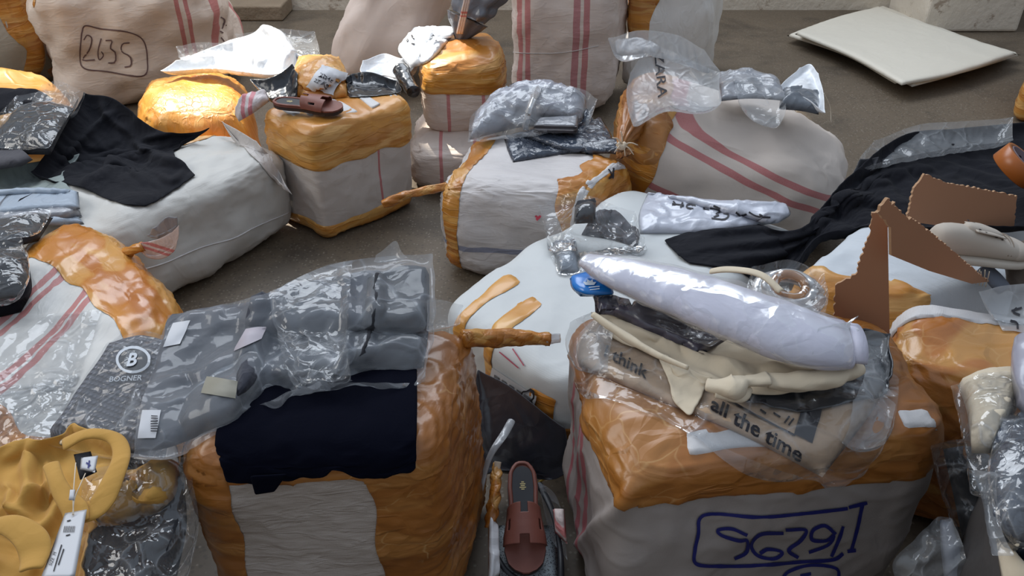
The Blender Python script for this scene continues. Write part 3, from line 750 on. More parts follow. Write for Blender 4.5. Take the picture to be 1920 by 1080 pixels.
# --- marker writing on the sacks
strokes('marker_writing', [[(153, 62), (150, 105), (158, 128), (200, 134), (268, 142), (276, 110), (268, 75), (240, 60), (190, 54), (160, 48), (153, 62)],
    [(157, 75), (163, 66), (172, 72), (168, 92), (155, 112), (178, 112)], [(190, 72), (184, 95), (186, 112), (194, 104), (190, 96)],
    [(198, 76), (210, 76), (207, 90), (216, 98), (216, 116), (203, 118)], [(243, 80), (230, 82), (228, 96), (244, 106), (246, 122), (234, 126)]], 2.6, INKP, tk(B2), B2.root, label='handwritten number 2635 in a drawn box')
strokes('marker_writing', [[(413, 32), (421, 38), (416, 54)], [(411, 40), (424, 48)], [(412, 58), (424, 66)], [(414, 70), (420, 78)]], 2.6, INKP, tk(B2), B2.root, label='small handwritten digits')
strokes('marker_writing', [[(1588, 952), (1500, 962), (1420, 968), (1340, 962), (1312, 970), (1308, 1000), (1302, 1030), (1306, 1056), (1360, 1060), (1430, 1058), (1500, 1052), (1560, 1048), (1580, 1036)],
    [(1590, 950), (1625, 941)], [(1616, 944), (1606, 990), (1596, 1030)], [(1588, 1032), (1604, 1030)],
    [(1400, 1002), (1372, 990), (1346, 992), (1352, 1002), (1384, 1012), (1400, 1012), (1398, 1034), (1376, 1046)],
    [(1468, 998), (1426, 1000), (1408, 1020), (1420, 1040), (1450, 1046), (1466, 1034), (1440, 1028), (1424, 1036)],
    [(1472, 992), (1510, 992), (1500, 1012), (1478, 1030), (1496, 1044)],
    [(1566, 1000), (1546, 984), (1524, 992), (1522, 1010), (1548, 1012), (1562, 1002), (1552, 1020), (1516, 1034)],
    [(1580, 985), (1572, 1010), (1558, 1042)]], 6.5, INKB, tk(B17), B17.root, dens=4, label='blue handwritten number 16296 upside down in a drawn box')
strokes('marker_writing', [[(1462, 1090), (1478, 1070), (1520, 1058), (1566, 1064), (1572, 1084)], [(1500, 1078), (1520, 1074)]], 6, INKB, tk(B17), B17.root, label='top of a second blue drawn box')

# --- reusable builders
def package(name, label, cat, ctrl, inner, film, sup, thick=.03, key=None, slack=.10, seed=1, innername='folded_garment', group=None, lump=.006, grow=0., step=.011, film_off=.004, lf=12, innersub=0):
    c0 = surf(ctrl, .1).reshape(-1, 3).mean(0)
    root = thing(name, label, cat, (float(c0[0]), float(c0[1]), float(c0[2])), group)
    kk = key or name+str(seed)+str(len(COLL))
    pad(innername, ctrl, inner, root, sup, thick, step, .22, lump, .006, seed, key=kk, lf=lf, sub=innersub)
    G = np.array([[list(W(*c)) for c in row] for row in ctrl]); ce = G.reshape(-1, 3).mean(0)
    G2 = ce+(G-ce)*np.array([1.08+grow, 1.08+grow, 1]); G2[..., 2] += thick+.01
    sheet('film', [[Vector(p) for p in row] for row in G2.tolist()], film, root, list(sup)+[kk], step, slack, 28, film_off, seed=seed, key=kk+'/film', amp=.006)
    root['_key'] = kk; del root['_key']
    return root, kk

# === left: garments on the long white bale
COLL_B13 = tk(B13)
sheet('garment', [[(155, 170, .50), (215, 176, .49), (300, 234, .42), (394, 238, .41)],
                  [(118, 222, .46), (200, 228, .44), (268, 262, .40), (338, 262, .385)],
                  [(84, 272, .42), (165, 288, .38), (255, 300, .37), (330, 292, .365)],
                  [(56, 320, .38), (150, 354, .36), (265, 384, .335), (366, 330, .345)]], BLACK, None, COLL_B13+tk(B4), .010, .10, 40, seed=3, thick=.004,
      folds=(.008, 15, -25, 1.), ridges=[([(225, 205), (160, 255), (100, 312)], .022, 9), ([(310, 292), (240, 295), (180, 332), (150, 345)], .02, 8), ([(262, 268), (325, 250), (386, 242)], .018, 7), ([(250, 268), (290, 298), (352, 312)], .02, 8), ([(110, 330), (170, 308), (230, 318), (280, 345)], .018, 8), ([(190, 190), (205, 225), (255, 258)], .015, 8), ([(300, 330), (320, 345), (350, 322)], .014, 6)], key='black garment', label='crumpled black garment spread over the long off-white bale', cat='garment', amp=.014, pin=.2)
r, kb = package('garment_package', 'clear film bag holding a charcoal garment beside the crumpled black garment', 'package',
        [[(40, 205, .44), (90, 196, .45), (140, 205, .46)], [(0, 250, .42), (60, 245, .43), (115, 250, .44)], [(-20, 292, .40), (40, 290, .40), (95, 290, .41)]], DGREY, FILM_S, COLL_B13, .03, seed=4, slack=.1, grow=.1)
sheet('film_bag', [[(78, 158, .49), (112, 150, .50), (160, 172, .49)], [(60, 185, .47), (105, 185, .48), (150, 195, .48)], [(60, 205, .46), (100, 210, .47), (140, 208, .48)]], FILM, None, COLL_B13, .012, .12, 24, seed=5,
      label='small empty clear bag puffed up above the charcoal garment bag', cat='bag')
pad('garment', [[(-30, 190, .42), (25, 170, .44), (100, 186, .44)], [(-30, 225, .41), (20, 212, .42), (70, 208, .43)]], BLACK, None, (), .03, lump=.012, label='small black folded garment at the left edge under the orange bale', cat='garment', seed=8)
pad('garment', [[(-60, 280, .39), (20, 272, .40), (62, 300, .40)], [(-60, 330, .38), (0, 318, .39), (40, 312, .39)]], GREYC, None, COLL_B13, .02, label='dark grey folded garment corner at the left edge above the grey-green one', cat='garment', seed=9, key='g9')
sheet('garment', [[(-60, 325, .385), (40, 305, .385), (150, 288, .37)], [(-60, 345, .38), (40, 338, .375), (120, 330, .37)], [(-60, 375, .375), (40, 370, .37), (150, 372, .36)]], GREEN, None, COLL_B13, .010, .12, 30, seed=10, thick=.004, amp=.01, folds=(.008, 22, 5, .6),
      key='green garment', label='pale grey-green wrinkled garment under the black garment at left', cat='garment')
for k, (dy, lb, m) in enumerate([(0, 'lowest blue-grey film-wrapped pack of the stack at the left edge', BLUEGREY), (-14, 'middle blue-grey film-wrapped pack of the stack at the left edge', GREYP), (-28, 'topmost blue-grey film-wrapped pack of the stack at the left edge', BLUEGREY)]):
    pad('garment_package', [[(-60, 392+dy, .36+k*.012), (60, 384+dy, .36+k*.012), (135+6*k, 388+dy, .35+k*.012)], [(-60, 434+dy, .37+k*.012), (50, 426+dy, .365+k*.012), (158-k*4, 420+dy, .35+k*.012)]], m, None, COLL_B13+['green garment'], .012, lump=.002, crease=.004, edge=.12,
        label=lb, cat='package', group='stack of film-wrapped packs at the left edge', seed=11+k, key='st%d' % k)
K14 = tk(B14)
r, k = package('garment_package', 'glossy film pack with a dark grey garment beside the shiny orange end', 'package', [[(-60, 425, .44), (30, 415, .44), (100, 408, .42)], [(-60, 480, .44), (20, 465, .45), (72, 452, .44)]], DGREY, FILM_S, K14, .02, seed=15, slack=.12)
r, k = package('garment_package', 'crumpled clear film bag with a blackish garment at the left edge on the striped bale', 'package', [[(-60, 480, .47), (10, 475, .47), (48, 480, .46)], [(-60, 540, .46), (10, 535, .46), (60, 540, .45)], [(-60, 600, .43), (-10, 596, .43), (40, 585, .43)]], BLACK, FILM_S, K14, .035, seed=16, slack=.18, lump=.012)
# tail of the striped bale
r14 = B14.root
ht_ = edgehit(240, 474, K14, -2); YT = ht_.y-.012
def T14(*a): return WY(a[0], a[1], YT-.00012*(a[0]-236))
tube('tied_neck', [ht_+Vector((-.01, 0, -.005)), T14(250, 468), T14(268, 462)], [.016, .011, .012], t14, r14, ridges=7, twist=2)
sheet('sack_tail', [[T14(262, 452), T14(300, 440), T14(336, 420)], [T14(264, 462), T14(300, 462), T14(334, 440)], [T14(266, 474), T14(296, 476), T14(322, 462)]], RIBR, r14, (), .006, .12, 20, thick=.002, seed=3, label='red and white striped loose tail of the sack')
sheet('sack_tail', [[T14(285, 425), T14(310, 402), T14(332, 405)], [T14(275, 442), T14(300, 436), T14(332, 420)]], GREYP, r14, (), .006, .12, 14, thick=.002, seed=5, label='dark grey plastic lining of the tail')
sheet('film', [[(-40, 720, .42), (60, 720, .42), (150, 700, .41)], [(-40, 780, .42), (40, 785, .42), (120, 770, .41)], [(-40, 850, .41), (30, 845, .41), (110, 830, .40)]], FILM_S, r14, K14, .010, .16, 24, amp=.01, seed=6, key='film14')
sheet('film', [[(-40, 600, .43), (80, 590, .43), (190, 580, .43)], [(-40, 660, .43), (70, 665, .42), (160, 670, .42)], [(-40, 720, .42), (50, 725, .42), (130, 735, .41)]], mat_film('thin clear film', .03, gloss=.3, scale=9), r14, K14, .012, .12, 20, amp=.006, seed=7)

# quilted garment package leaning between the left bale and the front bale
t = NT('quilted grey cloth'); v = t.vec('loc')
wv = t.n('ShaderNodeTexWave', {'Vector': t.vec('loc', (1, 1, 1), (0, 0, .5)), 'Scale': 28., 'Distortion': 1., 'Detail': 1., 'Detail Scale': 2.}, bands_direction='Y').outputs['Fac']
wv2 = t.n('ShaderNodeTexWave', {'Vector': t.vec('loc', (1, 1, 1), (0, 0, .5)), 'Scale': 28., 'Distortion': 1., 'Detail': 1., 'Detail Scale': 2.}, bands_direction='X').outputs['Fac']
qh = t.math('MULTIPLY', wv, t.math('ADD', .4, wv2))
QUILT = t.done(principled(t, t.mix(qh, C(74, 76, 84), C(112, 114, 124)), .7, t.bump(qh, .8, .006)))
rq = thing('garment_package', 'clear pack with a grey quilted garment and a round B logo above the mustard shirt', 'package', tuple(W(200, 740, .42)))
qc = [[(215, 650, .46), (270, 632, .48), (335, 650, .49)], [(150, 735, .44), (230, 740, .46), (325, 760, .48)], [(95, 820, .42), (190, 840, .44), (310, 860, .46)]]
pad('folded_garment', qc, QUILT, rq, K14, .025, .010, .15, .003, .002, 3, key='quilt')
sheet('film', [[(200, 640, .50), (270, 618, .51), (340, 640, .52)], [(140, 730, .48), (230, 735, .495), (330, 755, .51)], [(80, 830, .46), (190, 850, .475), (312, 868, .49)]], FILM, rq, ['quilt'], .010, .08, 24, seed=8, key='quiltfilm', amp=.004)
LOGOW = mat_plain('pale print', C(200, 206, 214), .4, 0); LOGOD = mat_plain('dark badge', C(48, 54, 62), .4, 0)
def disc_on(name, cx, cy, rx, ry, mat, keys, parent, off, label=None, ring=0):
    qs = []
    if ring:
        return strokes(name, [[(cx+rx*math.cos(a), cy+ry*math.sin(a)) for a in np.linspace(0, 2*math.pi, 25)]], ring, mat, keys, parent, off, 3, label)
    n = 20
    for k in range(n):
        a, b = 2*math.pi*k/n, 2*math.pi*(k+1)/n
        qs.append([(cx, cy), (cx+rx*math.cos(a), cy+ry*math.sin(a)), (cx+rx*math.cos(b), cy+ry*math.sin(b)), (cx, cy)])
    return poly_on(name, qs, mat, keys, parent, off, label, grid=2)
disc_on('logo_badge', 252, 677, 28, 21, LOGOD, ['quilt'], rq, .003)
disc_on('logo_ring', 252, 677, 30, 23, LOGOW, ['quilt'], rq, .0045, ring=5)
text_on('logo_letter', 'B', (238, 690), (34, -3), (9, -34), LOGOW, ['quilt'], rq, .006, .03)
text_on('brand_lettering', 'BOGNER', (205, 718), (15.5, -.8), (3, -14), LOGOW, ['quilt'], rq, .0035, .01)

# === front left bale: navy cloth, grey garments in bags
K16 = tk(B16)
def YZ(px, py, Y): return WY(px, py, Y)
nv0 = sheet('garment', [[(420, 740, .53), (600, 680, .54), (782, 640, .54)], [(402, 820, .535), (600, 800, .54), (782, 790, .54)],
                  [(405, 848, .53), (600, 845, .53), (781, 830, .53)], [WY(412, 868, .915), WY(600, 858, .93), WY(781, 855, .945)], [WY(424, 904, .905), WY(600, 890, .92), WY(780, 882, .935)]], NAVY, None, K16, .012, .01, 16, .010, seed=21, thick=.004, amp=.001, pin=.5,
      key='navy', label='plain navy cloth hanging over the front edge of the front left bale', cat='garment')
sheet('hanging_corner', [[WY(468, 892, .905), WY(540, 888, .908)], [WY(478, 928, .900), WY(515, 922, .903)]], NAVY, nv0, (), .012, 0, thick=.004, sim=False)
rg = thing('garment_package', 'large clear bag of dark grey garments lying across the front left bale', 'package', tuple(W(520, 650, .53)))
gc1 = [[(318, 600, .535), (400, 580, .545), (500, 560, .56)], [(290, 690, .53), (400, 680, .54), (500, 650, .56)], [(262, 770, .53), (370, 760, .535), (480, 720, .55)], [(252, 850, .525), (330, 835, .53), (440, 785, .54)]]
pad('folded_garment', gc1, GREYC, rg, K16+['navy'], .02, .010, .10, .005, .004, 31, key='pg1', lf=9, folds=(.012, 12, 50, .8))
gc2 = [[(470, 575, .56), (600, 530, .585), (720, 512, .585)], [(450, 650, .56), (590, 620, .575), (700, 600, .58)], [(440, 750, .54), (560, 700, .55), (690, 690, .555)]]
pad('folded_garment', gc2, mat_cloth('slate cloth', C(60, 62, 72), .8, 9, .5), rg, K16+['navy', 'pg1'], .02, .010, .10, .006, .004, 32, key='pg2', lf=9, folds=(.012, 12, 20, .8))
gc3 = [[(690, 520, .58), (760, 508, .585), (805, 515, .58)], [(680, 600, .575), (750, 600, .58), (805, 600, .575)], [(660, 690, .555), (730, 690, .56), (795, 690, .555)]]
pad('folded_garment', gc3, DGREY, rg, K16+['navy', 'pg2'], .02, .010, .10, .006, .004, 33, key='pg3', lf=9, folds=(.010, 12, 80, .8))
sheet('film', [[(314, 588, .60), (420, 566, .61), (520, 540, .625), (600, 500, .63), (700, 480, .635), (812, 474, .625)],
               [(292, 660, .60), (400, 640, .61), (520, 610, .635), (600, 585, .64), (700, 565, .64), (818, 560, .61)],
               [(268, 750, .59), (370, 740, .605), (470, 700, .62), (580, 660, .625), (700, 640, .62), (812, 640, .60)],
               [(243, 862, .56), (330, 850, .575), (430, 800, .585), (530, 735, .60), (640, 716, .60), (795, 716, .585)]], mat_film('garment bag film', .27, hcol=C(200, 206, 214), gloss=.20, scale=7, rough=.12, crinkle=1.), rg, ['pg1', 'pg2', 'pg3']+K16, .0095, .07, 34, seed=35, key='gfilm', amp=.008, pin=.3, folds=(.005, 14, 30, .8), ridges=[([(505, 548), (560, 640), (562, 715)], .016, 9), ([(640, 495), (655, 600), (640, 700)], .018, 10), ([(500, 690), (590, 720), (610, 735)], .010, 7), ([(320, 600), (420, 585), (520, 560)], .008, 8), ([(560, 610), (600, 590), (640, 600)], .012, 8), ([(680, 560), (740, 600), (790, 590)], .012, 9), ([(700, 660), (760, 640), (800, 650)], .012, 8), ([(300, 720), (380, 700), (440, 660)], .012, 9)])
sheet('film_flap', [[(505, 548, .64), (600, 500, .645), (660, 486, .645)], [(520, 640, .64), (590, 640, .65), (650, 620, .65)], [(550, 722, .61), (610, 722, .61), (660, 716, .61)]], FILM, rg, ['gfilm'], .010, .10, 24, seed=36, amp=.008)
sheet('film_corner', [[(705, 476, .64), (740, 446, .66), (752, 468, .65)], [(700, 490, .635), (735, 486, .64), (765, 482, .64)]], FILM_H, rg, (), .008, .05, 12, seed=37)
poly_on('paper_label', [[(325, 607), (357, 601), (338, 646), (306, 652)]], PAPER, ['gfilm'], rg, .002, 'small white label under the film')
poly_on('paper_label', [[(462, 618), (500, 612), (490, 636), (438, 660)]], PINKP, ['gfilm'], rg, .002, 'pinkish-grey label under the film')
poly_on('paper_label', [[(268, 770), (302, 770), (292, 822), (258, 822)]], PAPER, ['gfilm'], rg, .002, 'white barcode label near the lower left corner')
poly_on('barcode', [[(284+0*k, 782+k*4.5), (296, 782+k*4.5), (296, 784+k*4.5), (284, 784+k*4.5)] for k in range(7)], INK, ['gfilm'], rg, .004, grid=1)
poly_on('paper_label', [[(388, 706), (445, 716), (440, 748), (378, 738)]], mat_plain('beige label', C(140, 136, 122), .6), ['gfilm'], rg, .002, 'dull beige label under the film')
# a second filmed garment pokes out between the bag and the orange end
sheet('film_bag', [[(800, 560, .60), (830, 556, .60), (868, 570, .58)], [(800, 620, .57), (835, 612, .57), (862, 606, .56)]], FILM_H, None, K16, .008, .1, 16, seed=38, label='crumpled clear bag end sticking out above the orange end of the front left bale', cat='bag')
# twisted tape rope
TWIST = mat_tape('twisted tape rope', C(190, 122, 46), C(132, 78, 26), (20, 20, 20), .3, .6)
rt = B16.root
tube('twisted_neck', [W(868, 634, .50), WY(930, 634, 1.33), WY(985, 634, 1.35), WY(1030, 636, 1.36)], [.016, .019, .017, .015, .014], TWIST, rt, ridges=6, twist=3, ramp_=.10, lump=.25, seed=3)
tube('neck_end', [WY(1022, 636, 1.36), WY(1050, 634, 1.365)], [.013, .010], mat_film('neck wrap', .7, gloss=.3), rt, ridges=5, lump=.3, n=8)

# === mustard shirt and neighbours, lower left
pad('support_pad', [[(-80, 850, .36), (160, 850, .36), (330, 880, .36)], [(-80, 1150, .33), (160, 1150, .33), (300, 1180, .33)]], DGREY, None, (), .04, label='dark grey folded garment at the bottom under the mustard shirt', cat='garment', key='lowpad').name = 'garment'  # unseen support pad that props up the shirt and the film bag
rd = thing('garment_package', 'clear film bag of charcoal garments at the bottom edge beside the mustard shirt', 'package', tuple(W(260, 1000, .40)))
pad('folded_garment', [[(200, 960, .43), (290, 930, .45), (345, 905, .44)], [(170, 1040, .42), (260, 1010, .45), (350, 985, .44)], [(150, 1130, .42), (240, 1120, .44), (330, 1090, .42)]], DGREY, rd, ['lowpad'], .04, .009, .2, .012, .012, 41, key='pd1')
pad('folded_garment', [[(170, 885, .46), (250, 880, .47), (335, 868, .47)], [(175, 940, .46), (250, 950, .465), (330, 925, .46)], [(160, 985, .45), (220, 985, .45), (300, 960, .45)]], MUST, rd, ['lowpad', 'pd1'], .03, .008, .2, .012, .012, 42, key='pd2', label='mustard garment inside the film')
sheet('film', [[(150, 880, .51), (250, 862, .525), (350, 855, .52)], [(150, 960, .52), (250, 940, .53), (365, 920, .52)], [(140, 1030, .50), (250, 1010, .52), (372, 990, .50)], [(130, 1120, .49), (240, 1120, .50), (350, 1090, .48)]], FILM_S, rd, ['pd1', 'pd2'], .009, .12, 30, seed=43, key='pdfilm', amp=.01)
rm = thing('shirt', 'mustard yellow shirt with a white hang tag, crumpled in the lower left corner', 'garment', tuple(W(90, 950, .45)))
sheet('shirt_body', [[(-50, 850, .46), (30, 812, .47), (110, 798, .48), (190, 800, .48), (240, 828, .48)],
                [(-60, 900, .48), (30, 880, .50), (110, 880, .49), (170, 900, .48), (225, 900, .485)],
                [(-60, 960, .48), (30, 950, .50), (90, 960, .50), (140, 965, .49), (195, 950, .475)],
                [(-60, 1030, .48), (20, 1020, .50), (80, 1030, .49), (125, 1030, .48), (165, 1010, .465)],
                [(-60, 1140, .48), (10, 1140, .50), (70, 1140, .49), (110, 1140, .47), (150, 1110, .46)]], MUST, rm, ['pd1', 'pd2', 'lowpad', 'quilt'], .0085, .11, 44, seed=44, thick=.003, amp=.014, pin=.15, key='shirt', folds=(.012, 15, 65, .9), ridges=[([(70, 830), (50, 880), (52, 935), (45, 965)], .03, 12), ([(10, 905), (18, 960), (12, 1000)], .025, 11), ([(45, 958), (78, 938), (106, 932), (122, 965)], .034, 9), ([(112, 935), (95, 985), (68, 1030), (50, 1085)], .036, 11), ([(75, 975), (62, 1020), (40, 1060)], .02, 8), ([(85, 860), (100, 925), (130, 975)], .018, 10), ([(0, 870), (60, 835), (120, 815)], .016, 12), ([(-10, 975), (30, 968), (62, 985)], .03, 9)])
def band(name, pts, wdt, mat, parent, thick=.004, key=None, up=(0, 0, 1), seed=1, label=None, n=None):
    P = catmull(np.array([list(p) for p in pts]), 26, 0); T_ = np.gradient(P, axis=0); S_ = np.cross(T_, np.array(up)); S_ /= np.linalg.norm(S_, axis=1, keepdims=True)+1e-9
    wv_ = (1+.22*np.sin(np.linspace(0, 5, 26)+seed))[:, None]
    rows = [P+S_*wdt*wv_*(k/4-.5)+np.array([0, 0, .004])*(1-((k-2)/2)**2) for k in range(5)]
    X = np.stack(rows, 0); V = X.reshape(-1, 3); nn = fnoise(V, 14, seed)*.010; V = V+np.array([0, 0, 1])*nn[:, None]
    Fc = gridfaces(5, 26)
    o = mesh(name, V, Fc, mat, parent); m = o.modifiers.new('thickness', 'SOLIDIFY'); m.thickness = thick; m.offset = 0
    m = o.modifiers.new('smooth', 'SUBSURF'); m.levels = m.render_levels = 1
    if label: o['label'] = label
    if key: collider(key, V, Fc)
    return o
band('collar', [W(118, 838, .525), W(165, 815, .535), W(215, 822, .53), W(228, 858, .53), (W(205, 915, .525)), W(180, 950, .52), W(150, 962, .515)], .033, MUST, rm, .005, seed=3)
band('placket', [W(96, 872, .525), W(112, 915, .53), W(140, 955, .52), W(146, 985, .515)], .030, MUST, rm, .004, seed=4)
band('cuff', [W(-30, 992, .535), W(20, 985, .545), W(55, 1005, .545), W(66, 1040, .535), W(60, 1075, .53)], .035, MUST, rm, .005, seed=5)
pad('neck_opening', [[(138, 852, .518), (170, 846, .518)], [(150, 900, .512), (182, 885, .512)]], DGREY, rm, (), .004, .006, key='neckop', label='dark inside of the collar')  # shade inside the collar, put in as a dark grey pad
pad('neck_label', [[(152, 858, .530), (184, 854, .530)], [(150, 880, .528), (178, 886, .528)]], PAPER, rm, (), .002, .005, .1, .0006, .0003, key='necklab', label='white woven neck label')
strokes('label_mark', [[(162, 868), (170, 874)], [(168, 864), (166, 878)]], 3, INKB, ['necklab'], rm, .001)
BTN = mat_plain('metal button', C(120, 104, 82), .3, 0, metallic=.8)
def button(px, py, z, rad, mat, parent, name='button'):
    c = W(px, py, z); V = []; Fc = []; prof = [(0, .0022), (.55, .0016), (.7, .0026), (1, .0016), (1, 0)]
    n = 20
    for r_, h_ in prof:
        for k in range(n): V.append((c.x+rad*r_*math.cos(6.2832*k/n), c.y+rad*r_*math.sin(6.2832*k/n), c.z+h_))
    for i in range(len(prof)-1):
        for k in range(n): Fc.append((i*n+k, i*n+(k+1) % n, (i+1)*n+(k+1) % n, (i+1)*n+k))
    return mesh(name, V, Fc, mat, parent)
button(121, 829, .522, .008, BTN, rm)
tube('tag_string', [W(142, 868, .536), W(139, 905, .545), W(137, 935, .54), W(138, 966, .53)], [.0009], STRING, rm, seg=6)
tube('tag_string', [W(160, 888, .533), W(150, 910, .545), W(140, 935, .54), W(136, 966, .53)], [.0009], STRING, rm, seg=6)
pad('tag_clip', [[(131, 918, .542), (142, 918, .542)], [(129, 938, .54), (140, 938, .54)]], PAPER, rm, (), .004, .004, .4, 0, 0, key='clip')
ht = pad('hang_tag', [[(122, 962, .525), (163, 955, .528)], [(76, 1085, .535), (140, 1085, .54)]], PAPER, rm, (), .0012, .008, .02, .0003, 0, key='tag', label='white cardboard hang tag with barcode')
poly_on('tag_barcode', [[(121+k*2.4, 987+0*k), (122+k*2.4, 987), (120+k*2.4, 999), (119+k*2.4, 999)] for k in range(9)], INK, ['tag'], ht, .001, grid=1)
text_on('tag_print', 'SIZE  M', (97, 1062), (3.0, -8.0), (-8.0, -3.0), INK, ['tag'], ht, .001, 0)
strokes('tag_print', [[(101, 1072), (116, 1022)], [(110, 1060), (120, 1030)], [(124, 1005), (132, 1003)], [(126, 978), (133, 976)]], 2.2, INK, ['tag'], ht, .001)
# === front right bale: clothes pile
K17 = tk(B17)
rb = thing('printed_bag', 'tan cotton bag printed with black letter text, in film, on the front right bale', 'bag', tuple(W(1380, 720, .5)))
tanc = [[(1112, 600, .525), (1280, 600, .53), (1450, 620, .53), (1650, 665, .53)], [(1082, 645, .52), (1235, 685, .52), (1400, 725, .52), (1650, 745, .52)], [(1086, 688, .508), (1240, 752, .512), (1390, 815, .512), (1542, 895, .512)]]
pad('bag_fabric', tanc, TAN, rb, K17, .012, .010, .06, .003, .003, 51, key='tan', lf=10)
text_on('printed_text', 'I think', (1130, 668), (31, 17), (8, -31), INK, ['tan'], rb, .003, .015, label='black letter words I think', res=2)
text_on('printed_text', 'all the time', (1330, 768), (37.5, 21.5), (10, -34), INK, ['tan'], rb, .003, .02, label='black letter words all the time', res=2)
poly_on('printed_bar', [[(1503, 768), (1545, 757), (1522, 832), (1488, 815)]], INK, ['tan'], rb, .003, 'solid dark printed bar')
strokes('printed_line', [[(1362, 750), (1410, 777), (1490, 818)], [(1425, 770), (1436, 778)], [(1450, 776), (1462, 784)], [(1480, 782), (1470, 796)], [(1488, 786), (1478, 800)]], 3.5, INK, ['tan'], rb, .003)
rk = sheet('garment', [[(1548, 628, .56), (1610, 610, .57), (1672, 625, .56)], [(1470, 690, .555), (1580, 690, .555), (1676, 690, .55)], [(1380, 752, .535), (1510, 772, .53), (1662, 738, .53)]], BLKP, None, ['tan'], .010, .08, 28, seed=52, thick=.004, key='blk', amp=.01, folds=(.010, 18, 10, .8),
      label='black glossy garment under the cream one, on the front right bale', cat='garment')
sheet('film', [[(1108, 600, .56), (1280, 620, .57), (1500, 640, .58), (1688, 630, .57)], [(1070, 650, .54), (1240, 690, .55), (1450, 730, .56), (1685, 720, .56)], [(1075, 705, .53), (1240, 770, .535), (1420, 840, .535), (1672, 800, .54)], [(1085, 720, .525), (1250, 790, .53), (1540, 905, .52), (1625, 880, .52)]], mat_film('bag film thin', .05, gloss=.33, scale=9), rb, ['tan', 'blk']+K17, .010, .09, 30, seed=58, amp=.008, key='bagfilm')
rc = thing('garment', 'cream jersey garment crumpled under the white roll', 'garment', tuple(W(1380, 680, .53)))
sheet('garment_body', [[(1105, 584, .56), (1200, 590, .565), (1300, 610, .575), (1430, 630, .575), (1565, 630, .575)], [(1125, 605, .555), (1215, 635, .56), (1320, 668, .565), (1460, 675, .57), (1590, 662, .57)], [(1150, 630, .548), (1232, 672, .556), (1322, 722, .56), (1470, 740, .56), (1612, 702, .56)]], CREAM, rc, ['tan', 'blk', 'bagfilm'], .0095, .09, 36, seed=53, thick=.004, key='cream', amp=.012, folds=(.007, 15, -15, .8), ridges=[([(1160, 612), (1250, 652), (1350, 690), (1425, 702)], .018, 9), ([(1238, 672), (1262, 700), (1285, 715)], .018, 8), ([(1335, 690), (1395, 715), (1440, 735)], .022, 9), ([(1430, 690), (1500, 708), (1595, 690)], .022, 9), ([(1300, 700), (1370, 735), (1400, 738)], .016, 7)])
sheet('garment_flap', [[(1232, 668, .565), (1275, 682, .57), (1335, 705, .57)], [(1250, 705, .555), (1285, 715, .56), (1322, 730, .555)], [(1262, 745, .54), (1292, 778, .54), (1316, 745, .54)]], CREAM, rc, ['tan', 'cream', 'bagfilm'], .008, .12, 28, seed=54, thick=.004, key='cream2', amp=.01)
tube('garment_fold', [W(1325, 722, .555), W(1375, 726, .565), W(1400, 715, .57), W(1440, 712, .57)], [.012, .022, .010, .014], CREAM, rc, lump=.35, seed=2, flat=.8, ridges=3, ramp_=.06)
tube('garment_fold', [W(1440, 715, .565), W(1500, 716, .57), W(1560, 705, .575), W(1606, 690, .57)], [.014, .019, .022, .018], CREAM, rc, lump=.3, seed=4, flat=.8, ridges=3, ramp_=.06)
tube('garment_fold', [W(1340, 738, .55), W(1385, 742, .55), W(1405, 728, .555)], [.010, .013, .008], CREAM, rc, lump=.3, seed=6, flat=.8)
tube('garment_hem', [W(1112, 590, .565), W(1165, 626, .56), W(1230, 664, .56), W(1290, 690, .565)], [.006, .009, .006, .004], CREAM, rc, lump=.2, seed=7)
r, kp = package('garment_package', 'flat dark purple-grey garment in glossy film under the left end of the white roll', 'package', [[(1110, 548, .575), (1215, 570, .585), (1372, 632, .585)], [(1118, 578, .57), (1195, 612, .578), (1318, 664, .575)]], PURP, FILM_S, ['cream', 'tan'], .012, seed=55, slack=.04, lump=.002)
rb9 = thing('parcel', 'small bright blue glossy pack with a white leaf logo left of the white roll', 'package', tuple(W(1100, 535, .56)))
BLUE = mat_plastic('bright blue wrap', C(20, 120, 205), .25, 10, .4)
pad('pack_body', [[(1068, 522, .565), (1100, 512, .57), (1142, 516, .57)], [(1072, 540, .56), (1104, 545, .57), (1150, 545, .57)], [(1088, 556, .555), (1110, 556, .56), (1150, 552, .56)]], BLUE, rb9, (), .012, .005, .3, .003, .002, 56, key='bluep')
WP = mat_plain('white print', C(220, 232, 240), .4, 0)
for a in (-150, -110, -70, -30):
    ca, sa = math.cos(math.radians(a)), math.sin(math.radians(a))
    poly_on('logo_leaf', [[(1106, 536), (1106+7*ca-4*sa, 536+6*sa+3*ca), (1106+14*ca, 536+12*sa), (1106+7*ca+4*sa, 536+6*sa-3*ca)]], WP, ['bluep'], rb9, .002, grid=3)
strokes('logo_line', [[(1104, 540), (1124, 538)], [(1106, 544), (1124, 542)]], 1.8, WP, ['bluep'], rb9, .002)
